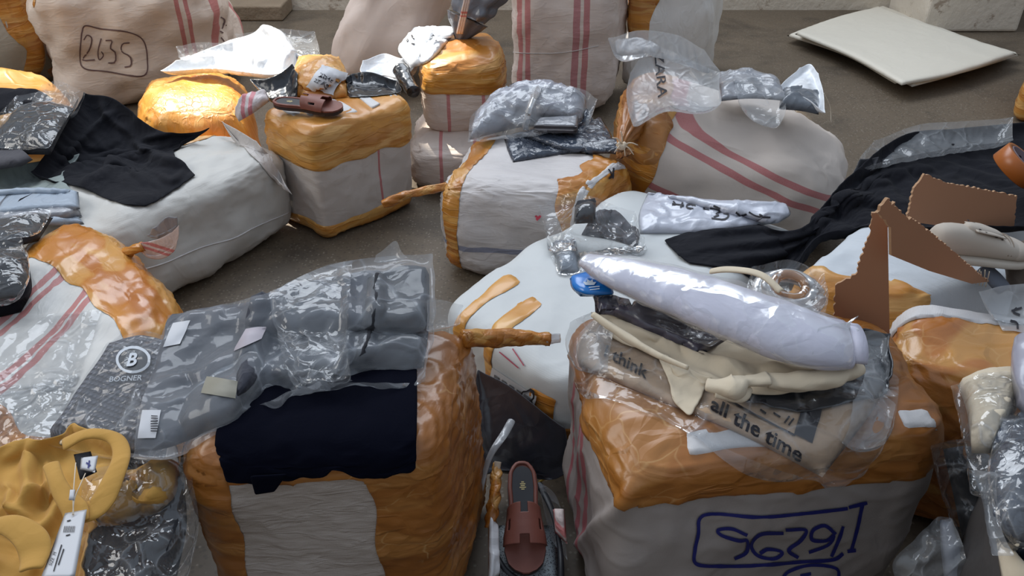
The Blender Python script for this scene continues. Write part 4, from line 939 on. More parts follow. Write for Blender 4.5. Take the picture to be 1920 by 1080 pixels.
# white roll
rr = thing('cloth_roll', 'long white folded roll in clear film lying across the top of the pile', 'roll', tuple(W(1350, 600, .58)))
axis = [W(1098, 488, .612), W(1150, 508, .614), W(1280, 550, .618), (W(1420, 602, .618)), W(1520, 636, .615), W(1585, 644, .61)]
tube('rolled_cloth', axis, [.022, .040, .060, .070, .072, .066, .055], WHITE, rr, seg=48, flat=.55, ridges=2, ramp_=.05, twist=.3, lump=.05, seed=9, n=70, key='roll')
tube('film', [p+Vector((0, 0, .002)) for p in axis[:-1]]+[axis[-1]+Vector((-.005, 0, 0))], [.026, .043, .064, .074, .076, .070, .060], mat_film('roll film', .10, gloss=.18, scale=7, rough=.24, crinkle=.8), rr, seg=48, flat=.56, lump=.10, seed=12, n=70)
def spiral(name, c, ax, a, b, turns, mat, parent, depth=.02):
    ax = Vector(ax).normalized(); sx = ax.cross(Vector((0, 0, 1))).normalized(); sy = sx.cross(ax).normalized(); V = []; Fc = []; n = int(turns*30)
    for i in range(n+1):
        th = 2*math.pi*i/30; k = 1-i/n*.75
        p = c+sx*math.cos(th)*a*k+sy*math.sin(th)*b*k
        V += [list(p), list(p+ax*depth)]
    for i in range(n): Fc.append((2*i, 2*i+1, 2*i+3, 2*i+2))
    o = mesh(name, V, Fc, mat, parent); m = o.modifiers.new('thickness', 'SOLIDIFY'); m.thickness = .005; m.offset = 0
    return o
axd = (axis[-1]-axis[-2])
spiral('rolled_edge', axis[-1]-axd.normalized()*.004, axd, .054, .030, 2.6, WHITE, rr, .026)
sheet('film_end', [[(1535, 612, .665), (1580, 600, .665), (1625, 592, .65)], [(1522, 660, .64), (1550, 655, .635), (1600, 640, .63)], [(1518, 715, .60), (1545, 712, .59), (1560, 690, .59)]], FILM_M, rr, ['roll'], .008, .06, 20, seed=57)
sheet('film_edge', [[(1070, 600, .56), (1110, 592, .57), (1150, 610, .57)], [(1060, 640, .55), (1100, 645, .555), (1145, 665, .55)], [(1080, 685, .54), (1105, 690, .54), (1140, 700, .54)]], FILM_H, rb, ['tan', 'cream'], .008, .16, 20, seed=59, amp=.008)
sheet('film_edge', [[(1600, 620, .59), (1650, 620, .59), (1680, 650, .58)], [(1620, 690, .57), (1660, 690, .57), (1690, 700, .56)], [(1600, 760, .56), (1650, 770, .555), (1680, 770, .55)], [(1580, 830, .545), (1620, 840, .54), (1660, 830, .54)]], FILM_H, rb, ['tan', 'blk'], .008, .16, 20, seed=60, amp=.008)
# round filmed coil behind the roll
r14b = thing('coil_bag', 'round clear film bag of coiled pale plastic behind the white roll', 'bag', tuple(W(1480, 550, .5)))
cc = W(1478, 552, .53)
for q, (rad, zz, rt_) in enumerate([(.062, 0, .014), (.048, .012, .012), (.032, .02, .010)]):
    pts = [cc+Vector((rad*math.cos(a), rad*math.sin(a)*.9, zz+.01*math.sin(a))) for a in np.linspace(0, 6.1, 12)]
    tube('coil', pts, [rt_], FILM_M if q != 2 else mat_film('orange tinted film', .5, hcol=C(206, 150, 100)), r14b, seg=14, lump=.25, seed=q, n=48)
sheet('film', [[(1410, 500, .56), (1480, 484, .58), (1545, 510, .56)], [(1400, 545, .58), (1478, 545, .60), (1555, 550, .58)], [(1415, 600, .56), (1478, 610, .57), (1545, 600, .56)]], FILM_S, r14b, (), .008, .14, 22, seed=61, amp=.01)
band('strap', [W(1330, 512, .56), W(1380, 506, .58), W(1425, 520, .58), W(1465, 552, .57)], .022, CREAM, None, .005, seed=6)
bpy.data.objects['strap']['label'] = 'curved beige strap showing behind the white roll'; bpy.data.objects['strap']['category'] = 'strap'

# === middle flat bale: bags, black cloth
K15 = tk(B15)
poly_on('paper_label', [[(925, 688), (1008, 742), (1000, 778), (918, 715)]], PAPER, K15, B15.root, .004, 'white label with grey bars')
poly_on('label_bars', [[(930+k*14, 700+k*9), (938+k*14, 705+k*9), (937+k*14, 722+k*9), (929+k*14, 717+k*9)] for k in range(5)], mat_plain('grey print', C(110, 112, 118), .6), K15, B15.root, .006, grid=1)
strokes('marker_writing', [[(984, 732), (1000, 732), (1004, 744), (992, 750), (980, 744), (984, 732)], [(1000, 746), (1002, 756)]], 3, INK, K15, B15.root, .007)
text_on('label_number', '456', (936, 724), (15, 9.5), (3, -13), INK, K15, B15.root, .007, .01)
strokes('marker_writing', [[(938, 660), (974, 690)], [(962, 655), (984, 686)]], 2.2, mat_plain('red ink', C(170, 70, 90), .6), K15, B15.root, .004)
rcb = thing('garment_package', 'crumpled clear film bag with black bits on the middle white bale', 'package', tuple(W(1110, 440, .3)))
pad('folded_garment', [[(1078, 385, .40), (1118, 376, .40)], [(1076, 420, .38), (1116, 418, .38)]], DGREY, rcb, (), .03, .006, .35, .006, .004, 62, key='cb1')
pad('folded_garment', [[(1110, 405, .36), (1150, 398, .36), (1200, 440, .34)], [(1090, 440, .34), (1150, 450, .34), (1195, 465, .33)]], GREYC, rcb, K15, .025, .006, .35, .010, .008, 63, key='cb2', lf=25)
pad('folded_garment', [[(1036, 455, .35), (1080, 452, .35)], [(1050, 512, .32), (1086, 510, .32)]], SILVER, rcb, K15, .02, .006, .3, .005, .005, 64, key='cb3', lf=25, label='silvery folded wrap')
sheet('film', [[(1010, 385, .38), (1060, 362, .41), (1110, 368, .43), (1190, 395, .40)], [(1022, 430, .37), (1070, 420, .42), (1130, 410, .42), (1208, 440, .37)], [(1030, 470, .36), (1080, 460, .37), (1140, 450, .37), (1210, 470, .34)], [(1050, 515, .33), (1090, 508, .33), (1150, 480, .34), (1195, 480, .33)]], FILM_S, rcb, ['cb1', 'cb2', 'cb3']+K15, .0075, .22, 34, seed=65, amp=.012)
rmb = thing('plastic_bag', 'flat milky plastic bag with black lettering above the black cloth', 'bag', tuple(W(1340, 400, .3)))
pad('bag_body', [[(1215, 360, .345), (1340, 378, .35), (1476, 384, .36)], [(1198, 402, .34), (1340, 408, .345), (1482, 402, .35)], [(1200, 438, .325), (1330, 436, .33), (1460, 418, .34)]], mat_plastic('milky plastic', C(188, 192, 204), .28, 12, .5), rmb, K15, .018, .008, .2, .005, .006, 66, key='mb')
strokes('lettering', [[(1262, 378), (1266, 383)], [(1260, 383), (1282, 386)], [(1280, 380), (1276, 390)], [(1300, 392), (1288, 390), (1290, 384), (1304, 386)], [(1318, 391), (1330, 393)], [(1332, 390), (1350, 396), (1342, 402)], [(1338, 386), (1350, 392)],
     [(1334, 410), (1358, 412), (1366, 404), (1356, 400)], [(1348, 404), (1338, 408)], [(1380, 398), (1388, 404), (1400, 402)], [(1404, 398), (1420, 406), (1444, 408)], [(1424, 402), (1432, 408)]], 3.2, INK, ['mb'], rmb, .002)
K22 = tk(B22); K19 = tk(B19); K10 = tk(B10)
sheet('garment', [[(1246, 452, .33), (1330, 426, .34), (1420, 420, .35), (1505, 414, .38), (1585, 330, .44), (1690, 250, .46), (1800, 236, .46), (1960, 222, .46)],
                  [(1262, 470, .325), (1335, 455, .33), (1420, 452, .335), (1500, 445, .36), (1575, 375, .43), (1680, 310, .45), (1800, 300, .46), (1960, 300, .46)],
                  [(1275, 484, .32), (1345, 482, .325), (1420, 482, .33), (1492, 472, .345), (1562, 408, .42), (1670, 370, .44), (1800, 360, .45), (1960, 360, .45)],
                  [(1292, 494, .315), (1360, 503, .32), (1425, 506, .32), (1484, 498, .34), (1545, 432, .41), (1660, 425, .43), (1800, 420, .44), (1960, 420, .44)]], BLACK, None, K15+K22+K10+K19+['mb'], .0125, .07, 40, seed=67, thick=.005, amp=.010, pin=.25, folds=(.006, 17, 22, .7), ridges=[([(1300, 470), (1430, 462), (1520, 430), (1600, 370), (1700, 330)], .018, 9), ([(1350, 492), (1440, 485), (1500, 460), (1570, 400), (1660, 360)], .02, 9), ([(1600, 335), (1700, 292), (1850, 275)], .02, 9), ([(1560, 390), (1640, 340), (1760, 315)], .016, 8), ([(1520, 420), (1590, 385), (1700, 385)], .016, 8), ([(1330, 440), (1400, 436), (1500, 425)], .012, 7)],
      key='blackcloth', label='long black cloth stretched from the middle bale up to the right edge', cat='garment')
sheet('film_bag', [[(1640, 262, .43), (1720, 232, .46), (1800, 224, .47), (1900, 218, .47)], [(1615, 290, .42), (1690, 262, .455), (1800, 250, .455), (1900, 240, .455)], [(1600, 322, .40), (1660, 300, .44), (1790, 275, .44), (1900, 262, .44)]], FILM_H, None, K22+K10, .011, .08, 24, seed=68,
      label='clear film bag edge behind the long black cloth at right', cat='bag')
sheet('garment', [[(1612, 296, .425), (1650, 292, .43)], [(1600, 322, .40), (1640, 318, .41)]], DGREY, None, (), .01, .03, 10, thick=.006, seed=69, label='small dark folded edge at the left tip of the film behind the black cloth', cat='garment')
# tape roll
def ringmesh(name, c, ax, r0, r1, hgt, mat, parent, lab=None):
    ax = Vector(ax).normalized(); sx = ax.cross(Vector((0, 0, 1))).normalized(); sy = ax.cross(sx); V = []; n = 56
    for (r_, h_) in ((r0, 0), (r1-.002, 0), (r1, .002), (r1, hgt-.002), (r1-.002, hgt), (r0, hgt)):
        for k in range(n):
            a = 2*math.pi*k/n; V.append(list(c+sx*math.cos(a)*r_+sy*math.sin(a)*r_+ax*h_))
    Fc = [(i*n+k, i*n+(k+1) % n, ((i+1) % 6)*n+(k+1) % n, ((i+1) % 6)*n+k) for i in range(6) for k in range(n)]
    o = mesh(name, V, Fc, mat, parent, {'loc': np.array(V)-np.array(list(c))})
    if lab: o['label'] = lab
    return o
tc = WY(1893, 322, 2.12); ax = Vector((.50, -.22, .80)).normalized()
rtr = thing('tape_roll', 'roll of brown parcel tape standing on the black cloth at the right edge', 'tape roll', tuple(tc))
ringmesh('tape_winding', tc, ax, .052, .066, .052, mat_plain('brown tape edge', C(170, 96, 40), .3, .2, 20, .1), rtr)
ringmesh('cardboard_core', tc-ax*.001, ax, .047, .052, .054, mat_plain('core liner', C(128, 112, 120), .7, .1), rtr, 'mauve-grey printed inner core')
sx = ax.cross(Vector((0, 0, 1))).normalized(); sy = ax.cross(sx)
for row in range(2):
    for k in range(14):
        a = k*.45+row*.2; pr = []
        cpt = tc+sx*math.cos(a)*.0465+sy*math.sin(a)*.0465+ax*(.036-.018*row); tg = (-sx*math.sin(a)+sy*math.cos(a))
        for (u, vv) in ((-.005, -.004), (-.002, -.004), (-.002, .004), (.005, .004), (.005, .001), (-.005, .001)): pr.append(list(cpt+tg*u+ax*vv))
        mesh('core_print', pr, [(0, 1, 2, 5), (2, 3, 4, 5)], INK, rtr, smooth=False)

# === torn cardboard box with a shoe
def panel(name, pts, mat, parent, th=.005, tear=(), edge=None, sub=14, seed=1):
    """flat corrugated panel from a 3-D outline; edges listed in tear are ragged"""
    pts = [Vector(p) for p in pts]; c = sum(pts, Vector())/len(pts); n = (pts[1]-pts[0]).cross(pts[2]-pts[1]).normalized()
    out = []
    for i, p in enumerate(pts):
        q = pts[(i+1) % len(pts)]; out.append(p)
        if i in tear:
            L = (q-p).length; k = max(3, int(L/.006)); dirn = n.cross(q-p).normalized()
            for j in range(1, k):
                out.append(p.lerp(q, j/k)+dirn*(.006*mn.noise(Vector((j*1.3, seed*3.1, i)))+.003*mn.noise(Vector((j*3.7, seed, i)))))
    m = len(out); V = [list(p+n*th/2) for p in out]+[list(p-n*th/2) for p in out]
    Fc = [tuple(range(m)), tuple(range(m, 2*m))[::-1]]+[(i, i+m, (i+1) % m+m, (i+1) % m) for i in range(m)]
    o = mesh(name, V, Fc, mat, parent, smooth=False)
    if edge:
        o.data.materials.append(edge)
        for k, p in enumerate(o.data.polygons):
            if k > 1: p.material_index = 1
    return o
rx = thing('cardboard_box', 'torn brown cardboard box with ragged flaps around a pale shoe', 'box', tuple(W(1700, 560, .44)))
def onplane(pxs, a, b, c):
    a, b, c = Vector(a), Vector(b), Vector(c); n = (b-a).cross(c-a).normalized(); o = Vector((0, 0, H))
    return [o+ray(*p)*((a-o).dot(n)/ray(*p).dot(n)) for p in pxs]
Y0 = 1.37
cb = W(1668, 628, .45); ct = cb+Vector((0, .01, .3))
panel('side_panel', onplane([(1668, 628), (1625, 606), (1562, 590), (1566, 534), (1604, 514), (1614, 478), (1632, 436), (1634, 398), (1650, 396), (1664, 420)], cb, ct, cb+Vector((-.12, .035, 0))), CARD, rx, .006, (2, 3, 4, 5, 6, 7, 8), CARDE, seed=1)
panel('side_panel', onplane([(1669, 478), (1668, 424), (1642, 398), (1662, 371), (1690, 400), (1700, 408), (1712, 410), (1785, 470), (1852, 527), (1820, 531), (1740, 507)], cb+Vector((0, .012, 0)), ct+Vector((0, .012, 0)), cb+Vector((.20, .14, 0))), CARD, rx, .006, (1, 2, 3, 4, 5, 6, 7), CARDE, seed=2)
eb = W(1700, 418, .46)
panel('end_panel', onplane([(1698, 414), (1712, 352), (1732, 325), (1770, 341), (1905, 366), (1900, 424), (1800, 428)], eb, eb+Vector((0, .03, .2)), eb+Vector((.26, .10, 0))), CARD, rx, .006, (0, 1, 2, 3, 4), CARDE, seed=3)
pad('torn_fibres', [[WY(1656, 402, Y0-.01), WY(1676, 406, Y0-.01)], [WY(1658, 416, Y0-.012), WY(1680, 418, Y0-.012)]], CARDE, rx, (), .006, .003, .3, .006, .006, key='fib', lf=90)
for k in range(6):
    p = WY(1818+k*6, 530+k*1.5, 1.56+k*.004); tube('loose_thread', [p, WY(1820+k*6.5, 518+3*(k % 2), 1.555), WY(1821+k*6+2*(k % 3), 506+3*(k % 2), 1.55)], [.0012], STRING, rx, seg=5, n=8)
# shoe: lofted last
SHOE = mat_plain('pale canvas', C(186, 176, 164), .75, .12, 30, .15); RUB = mat_plain('cream rubber', C(196, 188, 176), .5, .1)
def shoe(origin, direction, label):
    d = Vector(direction).normalized(); up = Vector((0, 0, 1)); up = (up-d*d.dot(up)).normalized(); sd = d.cross(up)
    root = thing('shoe', label, 'shoe', tuple(origin)); L = .27
    def loft(name, prof, mat, zb, n=28, sq=2.4):
        V = []; Fc = []; m = len(prof)
        for (s, wdt, ht, off) in prof:
            for k in range(n):
                a = 2*math.pi*k/n; ca, sa = math.cos(a), math.sin(a)
                y = wdt*abs(ca)**(2/sq)*(1 if ca > 0 else -1)+off; z = zb+ht*(.5+.5*abs(sa)**(2/sq)*(1 if sa > 0 else -1))
                V.append(list(origin+d*(s*L)+sd*y+up*z))
        for i in range(m-1):
            for k in range(n): Fc.append((i*n+k, i*n+(k+1) % n, (i+1)*n+(k+1) % n, (i+1)*n+k))
        Fc += [tuple(range(n))[::-1], tuple((m-1)*n+k for k in range(n))]
        V = np.array(V); o = mesh(name, V, Fc, mat, root)
        md = o.modifiers.new('smooth', 'SUBSURF'); md.levels = md.render_levels = 1
        return o
    loft('sole', [(0, .010, .024, 0), (.02, .026, .026, 0), (.12, .036, .027, 0), (.35, .034, .026, 0), (.55, .040, .026, 0), (.75, .048, .026, 0), (.88, .046, .027, 0), (.96, .034, .028, 0), (1.0, .012, .026, 0)], RUB, 0, sq=3)
    loft('upper', [(.02, .018, .055, 0), (.06, .030, .070, 0), (.18, .034, .075, 0), (.35, .034, .070, 0), (.48, .036, .066, 0), (.62, .042, .056, 0), (.76, .045, .046, 0), (.88, .041, .038, 0), (.955, .028, .030, 0), (.985, .010, .022, 0)], SHOE, .018, sq=2.3)
    loft('toe_cap', [(.73, .0465, .046, 0), (.80, .0468, .044, 0), (.88, .0435, .040, 0), (.955, .031, .032, 0), (.992, .012, .024, 0)], SHOE, .018, sq=2.3)
    loft('tongue', [(.28, .014, .030, 0), (.36, .020, .028, 0), (.50, .021, .022, 0), (.62, .017, .014, 0), (.66, .008, .008, 0)], SHOE, .068)
    for q in range(5):
        for s_ in (-1, 1):
            c = origin+d*(.36+.062*q)*L+sd*(s_*.021)+up*(.0905-.0055*q)
            V = []; Fc = []; n = 10
            for k in range(n):
                a = 6.2832*k/n
                for (rr_, hh) in ((.0035, .003), (.0022, .004), (.0012, .001)): V.append(list(c+d*math.cos(a)*rr_+(sd*math.sin(a)*rr_)+(up*.85+sd*s_*.5)*hh))
            for k in range(n):
                for j in range(2): Fc.append((k*3+j, ((k+1) % n)*3+j, ((k+1) % n)*3+j+1, k*3+j+1))
            mesh('eyelet', V, Fc, BTN if False else SOLEM, root)
    for s_ in (-1, 1):
        tube('facing', [origin+d*(.34*L)+sd*(.019*s_)+up*.088, origin+d*(.5*L)+sd*(.022*s_)+up*.083, origin+d*(.64*L)+sd*(.020*s_)+up*.074], [.006, .008, .005], SHOE, root, flat=.35, n=14)
    for w_, off in ((.70, 0), (.67, 0)):
        tube('stitch_line', [origin+d*w_*L+sd*.043+up*.04, origin+d*(w_+.02)*L+sd*.03+up*.062, origin+d*(w_+.03)*L+up*.070, origin+d*(w_+.02)*L-sd*.03+up*.062, origin+d*w_*L-sd*.043+up*.04], [.0012], mat_plain('dull thread', C(140, 126, 112), .8), root, seg=6, n=20)
    return root
so = WY(1735, 452, 1.60)
shoe(so+Vector((0, 0, -.045)), (WY(1908, 462, 1.63)-so), 'pale beige sneaker lying inside the torn cardboard box')
sheet('plastic_bag', [[(1835, 545, .50), (1880, 530, .51), (1960, 525, .51)], [(1860, 585, .49), (1900, 575, .495), (1960, 575, .50)], [(1880, 620, .48), (1910, 622, .48), (1960, 640, .48)]], FILM_M, None, tk(B18), .008, .05, 16, seed=71, key='lbag',
      label='milky plastic bag with black letters at the right edge on the glossy orange bale', cat='bag')
strokes('lettering', [[(1906, 578), (1900, 586), (1912, 592)], [(1896, 584), (1916, 578)], [(1894, 602), (1906, 606), (1908, 618)]], 4, INK, ['lbag'], [o for o in COL.objects if o.get('label', '').startswith('milky plastic bag with black')][0], .002)
tube('cable_end', [WY(1842, 500, 1.62), WY(1862, 520, 1.60), WY(1884, 545, 1.57)], [.022, .024, .022], mat_plain('grey blue fabric', C(92, 98, 110), .7), None, flat=.6, label='dark blue-grey rolled fabric below the sneaker', cat='garment').name = 'garment'
tube('rolled', [WY(1905, 545, 1.60), WY(1912, 500, 1.64), WY(1940, 465, 1.68)], [.02, .03, .03], mat_cloth('dark brown cloth', C(84, 74, 66), .8), None, flat=.7, lump=.2, label='dark brown rolled cloth at the right edge beside the sneaker', cat='garment').name = 'garment'
# === centre bale goods
K12 = tk(B12)
rp = thing('garment_package', 'pale grey tied plastic bundle of folded garments on the centre bale', 'package', tuple(W(985, 210, .37)))
pad('bundle', [[(940, 178, .44), (1030, 160, .45), (1100, 190, .43)], [(895, 210, .40), (985, 205, .42), (1095, 215, .41)], [(880, 262, .37), (985, 238, .375), (1085, 240, .375)]], mat_plastic('pale grey wrap', C(158, 160, 170), .25, 12, .9), rp, K12, .05, .009, .3, .010, .012, 81, key='bun', lf=14)
for k in range(4):
    pad('folded_layer', [[(1010, 222+k*5, .42-k*.007), (1085, 215+k*6, .42-k*.007)], [(1000, 236+k*4, .415-k*.007), (1082, 238+k*4, .415-k*.007)]], GREYC if k % 2 else GREYP, rp, (), .005, .01, .1, .001, .001, 82+k, key='fl%d' % k)
tube('tie', [W(985, 238, .40), W(990, 215, .475), W(1000, 185, .50), W(1010, 165, .47)], [.012, .009, .011, .015], FILM_M, rp, ridges=5, lump=.3, seed=3)
sheet('film', [[(930, 180, .50), (1010, 158, .52), (1090, 165, .50), (1120, 185, .47)], [(885, 215, .46), (980, 200, .49), (1060, 195, .49), (1110, 215, .45)], [(878, 266, .39), (960, 250, .41), (1040, 240, .43), (1095, 240, .42)]], FILM_H, rp, ['bun'], .009, .12, 26, seed=85, amp=.01)
pad('garment_package', [[(944, 256, .38), (1040, 238, .39), (1128, 222, .39)], [(952, 282, .37), (1050, 264, .38), (1148, 258, .38)], [(962, 304, .365), (1050, 290, .37), (1140, 282, .37)]], SHINY, None, K12+['bun'], .012, .008, .12, .003, .004, 86, key='shp', label='flat shiny dark film pack in front of the pale grey bundle', cat='package')
pad('garment_package', [[(1085, 272, .38), (1140, 262, .39), (1168, 268, .39)], [(1100, 290, .37), (1140, 288, .37), (1165, 292, .37)]], SHINY, None, K12, .012, .008, .2, .003, .004, 87, key='shp2', label='small dark shiny pack next to the string knot', cat='package')
h12 = edgehit(812, 352, K12, 2)
tube('twisted_neck', [h12+Vector((.01, .01, 0)), WY(775, 362, h12.y-.03), WY(745, 372, h12.y-.05), WY(718, 384, h12.y-.06)], [.014, .012, .015, .013], TWIST, B12.root, ridges=4, twist=3, ramp_=.12, lump=.3, seed=5)
strokes('marker_writing', [[(1140, 318), (1146, 328), (1140, 336)], [(1150, 316), (1148, 336)]], 3, INK, K12, B12.root, .004)
strokes('marker_writing', [[(1004, 404), (1012, 410)], [(1006, 412), (1014, 404)]], 4, mat_plain('red mark', C(190, 60, 80), .6), K12, B12.root, .004)

# === reclining sack: knot, bags on top
KN = W(1166, 272, .40)
kc = tube('gathered_mouth', [W(1190, 215, .44), W(1178, 245, .43), W(1166, 272, .41), W(1172, 290, .38)], [.05, .035, .012, .03], TAPE_D, B10.root, seg=40, ridges=9, ramp_=.14, lump=.2, seed=4)
for k, (dx, dy) in enumerate([(-18, -14), (-2, -26), (30, 0), (22, 18), (-14, 14), (6, 20)]):
    a = WY(1166, 272, KN.y-.05); b = WY(1166+dx, 272+dy, KN.y-.07)
    tube('string', [a, a.lerp(b, .5)+Vector((0, -.01, .012)), b], [.0024, .0016], STRING, B10.root, seg=6, n=10)
tube('string_knot', [WY(1158, 268, KN.y-.055), WY(1166, 276, KN.y-.06), WY(1174, 268, KN.y-.055)], [.008, .010, .008], STRING, B10.root, seg=10, ridges=3, n=10)
rn = thing('plastic_bag', 'milky plastic bag with black letters draped on the reclining striped sack', 'bag', tuple(W(1260, 150, .5)))
sheet('bag_body', [[(1182, 135, .56), (1205, 100, .60), (1240, 86, .61), (1350, 134, .57)], [(1174, 170, .55), (1215, 140, .57), (1260, 130, .57), (1350, 160, .545)], [(1178, 205, .53), (1215, 180, .55), (1260, 170, .55), (1350, 195, .53)], [(1188, 236, .50), (1215, 215, .52), (1255, 196, .53), (1300, 196, .53)]], FILM_M, rn, K10, .009, .05, 22, seed=91, key='nra', amp=.004)
text_on('lettering', 'ZARA', (1226, 100), (3, 33), (25, -3), INK, ['nra'], rn, .004, .01)
pad('plastic_bag', [[(1345, 140, .52), (1400, 134, .53), (1460, 155, .52)], [(1350, 190, .51), (1410, 185, .51), (1480, 190, .51)]], GREYP, None, K10, .02, .008, .25, .008, .008, 92, key='gb1', label='crumpled grey plastic bag right of the lettered milky bag', cat='bag')
sheet('film_bag', [[(1375, 150, .56), (1420, 145, .56), (1470, 170, .54)], [(1390, 195, .53), (1430, 200, .53), (1475, 205, .52)], [(1430, 215, .51), (1450, 225, .50), (1462, 232, .49)]], FILM_H, None, K10+['gb1'], .008, .06, 16, seed=93, label='bluish clear film over the crumpled grey bag', cat='bag')
pad('garment', [[(1465, 172, .51), (1500, 168, .51), (1538, 180, .50)], [(1460, 205, .49), (1500, 208, .49), (1535, 215, .48)]], mat_plastic('slate plastic', C(96, 102, 110), .3, 14, .8), None, K10, .03, .008, .3, .008, .010, 94, key='gb2', label='dark slate plastic bundle in front of the small white bag', cat='bag').name = 'plastic_bag'
sheet('plastic_bag', [[(1500, 125, .56), (1520, 117, .57), (1535, 135, .56)], [(1470, 150, .54), (1510, 150, .56), (1545, 170, .53)], [(1455, 172, .52), (1510, 180, .53), (1548, 212, .50)]], WHITEP, None, (), .008, .04, 12, seed=95, thick=.003, label='small upright white plastic bag at the top of the reclining sack', cat='bag')
tube('string', [W(1545, 175, .52), W(1556, 200, .46), W(1558, 230, .42)], [.0016], STRING, B10.root, seg=6, n=12)
K11 = tk(B11)
sheet('film_bag', [[(1140, 70, .66), (1200, 52, .70), (1270, 62, .68), (1320, 90, .64)], [(1150, 95, .62), (1210, 80, .65), (1280, 92, .64), (1345, 125, .58)], [(1165, 105, .58), (1225, 98, .62), (1290, 110, .60), (1355, 138, .56)]], FILM_M, None, K11+K10, .010, .10, 22, seed=96, amp=.01, label='crumpled pale film bag at the foot of the bright white sack', cat='bag')
pad('plastic_bag', [[(1150, 82, .58), (1200, 78, .60), (1240, 92, .60)], [(1155, 104, .56), (1200, 108, .57), (1230, 106, .58)]], GREYP, None, (), .025, .009, .3, .008, .008, 97, key='gb3', label='grey plastic lump under the crumpled pale film bag', cat='bag')

# === square bale goods
K5 = tk(B5)
def sandal(origin, fwd, up, label, seed=1):
    """slide sandal, toe at +d; origin at the heel centre of the sole"""
    d = Vector(fwd).normalized(); u = Vector(up); u = (u-d*d.dot(u)).normalized(); s = d.cross(u)
    root = thing('sandal', label, 'sandal', tuple(origin)); L = .255
    def wid(t):   # half width along the length
        return np.interp(t, [0, .04, .12, .25, .4, .55, .7, .82, .92, .97, 1], [.008, .022, .031, .0335, .0315, .034, .041, .043, .036, .025, .006])
    def slab(name, z0, z1, inset, t0, t1, mat):
        ts = np.linspace(0, 1, 40); V = []
        prof = []
        for t_ in ts:
            tt = t0+(t1-t0)*t_; k = max(.004, float(wid(t_*.998+.001))-inset) if (t0, t1) == (0, 1) else max(.003, float(wid(.02+.96*t_*(t1-t0)+t0))-inset)*min(1, math.sqrt(max(0, 1-(2*t_-1)**8))+.15)
            arch = .006*math.sin(math.pi*min(1, tt*1.2))*0
            prof.append((tt, k))
        V = [];
        for zz in (z0, z1):
            for tt, k in prof: V.append(list(origin+d*tt*L+s*k+u*zz))
            for tt, k in prof[::-1]: V.append(list(origin+d*tt*L-s*k+u*zz))
        m = 80
        Fc = [(i, (i+1) % m, (i+1) % m+m, i+m) for i in range(m)]+[tuple(range(m))[::-1]]+[tuple(range(m, 2*m))]
        # split caps to quads
        Fc = Fc[:m]+[(i, 79-i, 78-i, i+1)[::-1] for i in range(39)]+[(m+i, m+79-i, m+78-i, m+i+1) for i in range(39)]
        o = mesh(name, V, Fc, mat, root, smooth=False); md = o.modifiers.new('bevel', 'BEVEL'); md.width = .0012; md.segments = 2; md.limit_method = 'ANGLE'
        return o
    slab('sole', 0, .010, 0, 0, 1, SOLEM); slab('midsole', .010, .0165, .001, 0, 1, BROWN)
    slab('insole', .0165, .0182, .0105, .05, .66, BLKL)
    # raised rim round the heel and the toe pad
    rim = [origin+d*t_*L+s*(float(wid(t_))-.005)*sg+u*.018 for sg, tr in ((1, np.linspace(.66, .02, 14)), (-1, np.linspace(.02, .66, 14))) for t_ in tr]
    tube('rim', rim, [.0045], BROWN, root, seg=10, n=60, flat=.7)
    # H shaped strap arched across the foot, with square cut-outs
    nu_, nt_ = 60, 44; V = []; keepf = []
    for i in range(nt_+1):
        for j in range(nu_+1):
            a = j/nu_*2-1; tt = .47+.31*i/nt_
            hw = float(wid(tt))+.003; ht = .040-.006*(i/nt_)
            th = a*math.pi/2*.98
            V.append(list(origin+d*(tt*L+.006*(1-a*a)*(1 if i > nt_/2 else -1))+s*(hw*math.sin(th))+u*(.010+ht*math.cos(th)**.75)))
    Fc = []
    for i in range(nt_):
        for j in range(nu_):
            a = (j+.5)/nu_*2-1; b = (i+.5)/nt_
            cutc = (abs(a) < .13 and b < .30) or (abs(a) < .15 and b > .76) or (abs(a) > .52 and abs(a) < .68 and .40 < b < .62)
            if not cutc:
                q = i*(nu_+1)+j; Fc.append((q, q+1, q+nu_+2, q+nu_+1))
    o = mesh('strap', V, Fc, BROWN, root); md = o.modifiers.new('thickness', 'SOLIDIFY'); md.thickness = .0032; md.offset = 0
    # gold print on the insole
    for k, wd in enumerate([.006, .012, .009, .014, .007]):
        c = origin+d*(.20+.017*k)*L+u*.0188
        q = [c-s*wd*.5, c+s*wd*.5, c+s*wd*.5+d*.0022, c-s*wd*.5+d*.0022]
        mesh('gold_print', [list(p) for p in q], [(0, 1, 2, 3)], GOLD, root, smooth=False)
    return root
h5 = W(515, 196, .455); sandal(h5, W(652, 210, .452)-h5, (0, -.12, 1), 'brown leather slide sandal with H strap on top of the square bale')
h2 = W(978, 872, .11); sandal(h2, W(985, 1048, .05)-h2, (0, .1, 1), 'brown leather slide sandal with H strap on the floor between the front bales')
rpar = thing('parcel', 'small orange taped parcel with a white weight label on the square bale', 'parcel', tuple(W(600, 150, .44)))
pad('parcel_body', [[(560, 118, .50), (600, 112, .51), (640, 122, .49)], [(548, 150, .48), (600, 145, .50), (655, 150, .47)], [(550, 182, .45), (600, 186, .46), (652, 182, .45)]], mat_tape('parcel tape', C(210, 154, 84), C(176, 112, 48), (12, 12, 12), .3, .7), rpar, K5, .045, .008, .35, .006, .008, 98, key='parc', lf=16)
poly_on('paper_label', [[(604, 124), (650, 140), (624, 180), (576, 164)]], PAPER, ['parc'], rpar, .008, 'white weight label', grid=10)
text_on('label_text', '2254E', (598, 146), (8.5, 4), (5, -9), INK, ['parc'], rpar, .0105, .01)
text_on('label_text', '22 Kg', (590, 155), (9, 4), (5, -9), INK, ['parc'], rpar, .0105, .01)
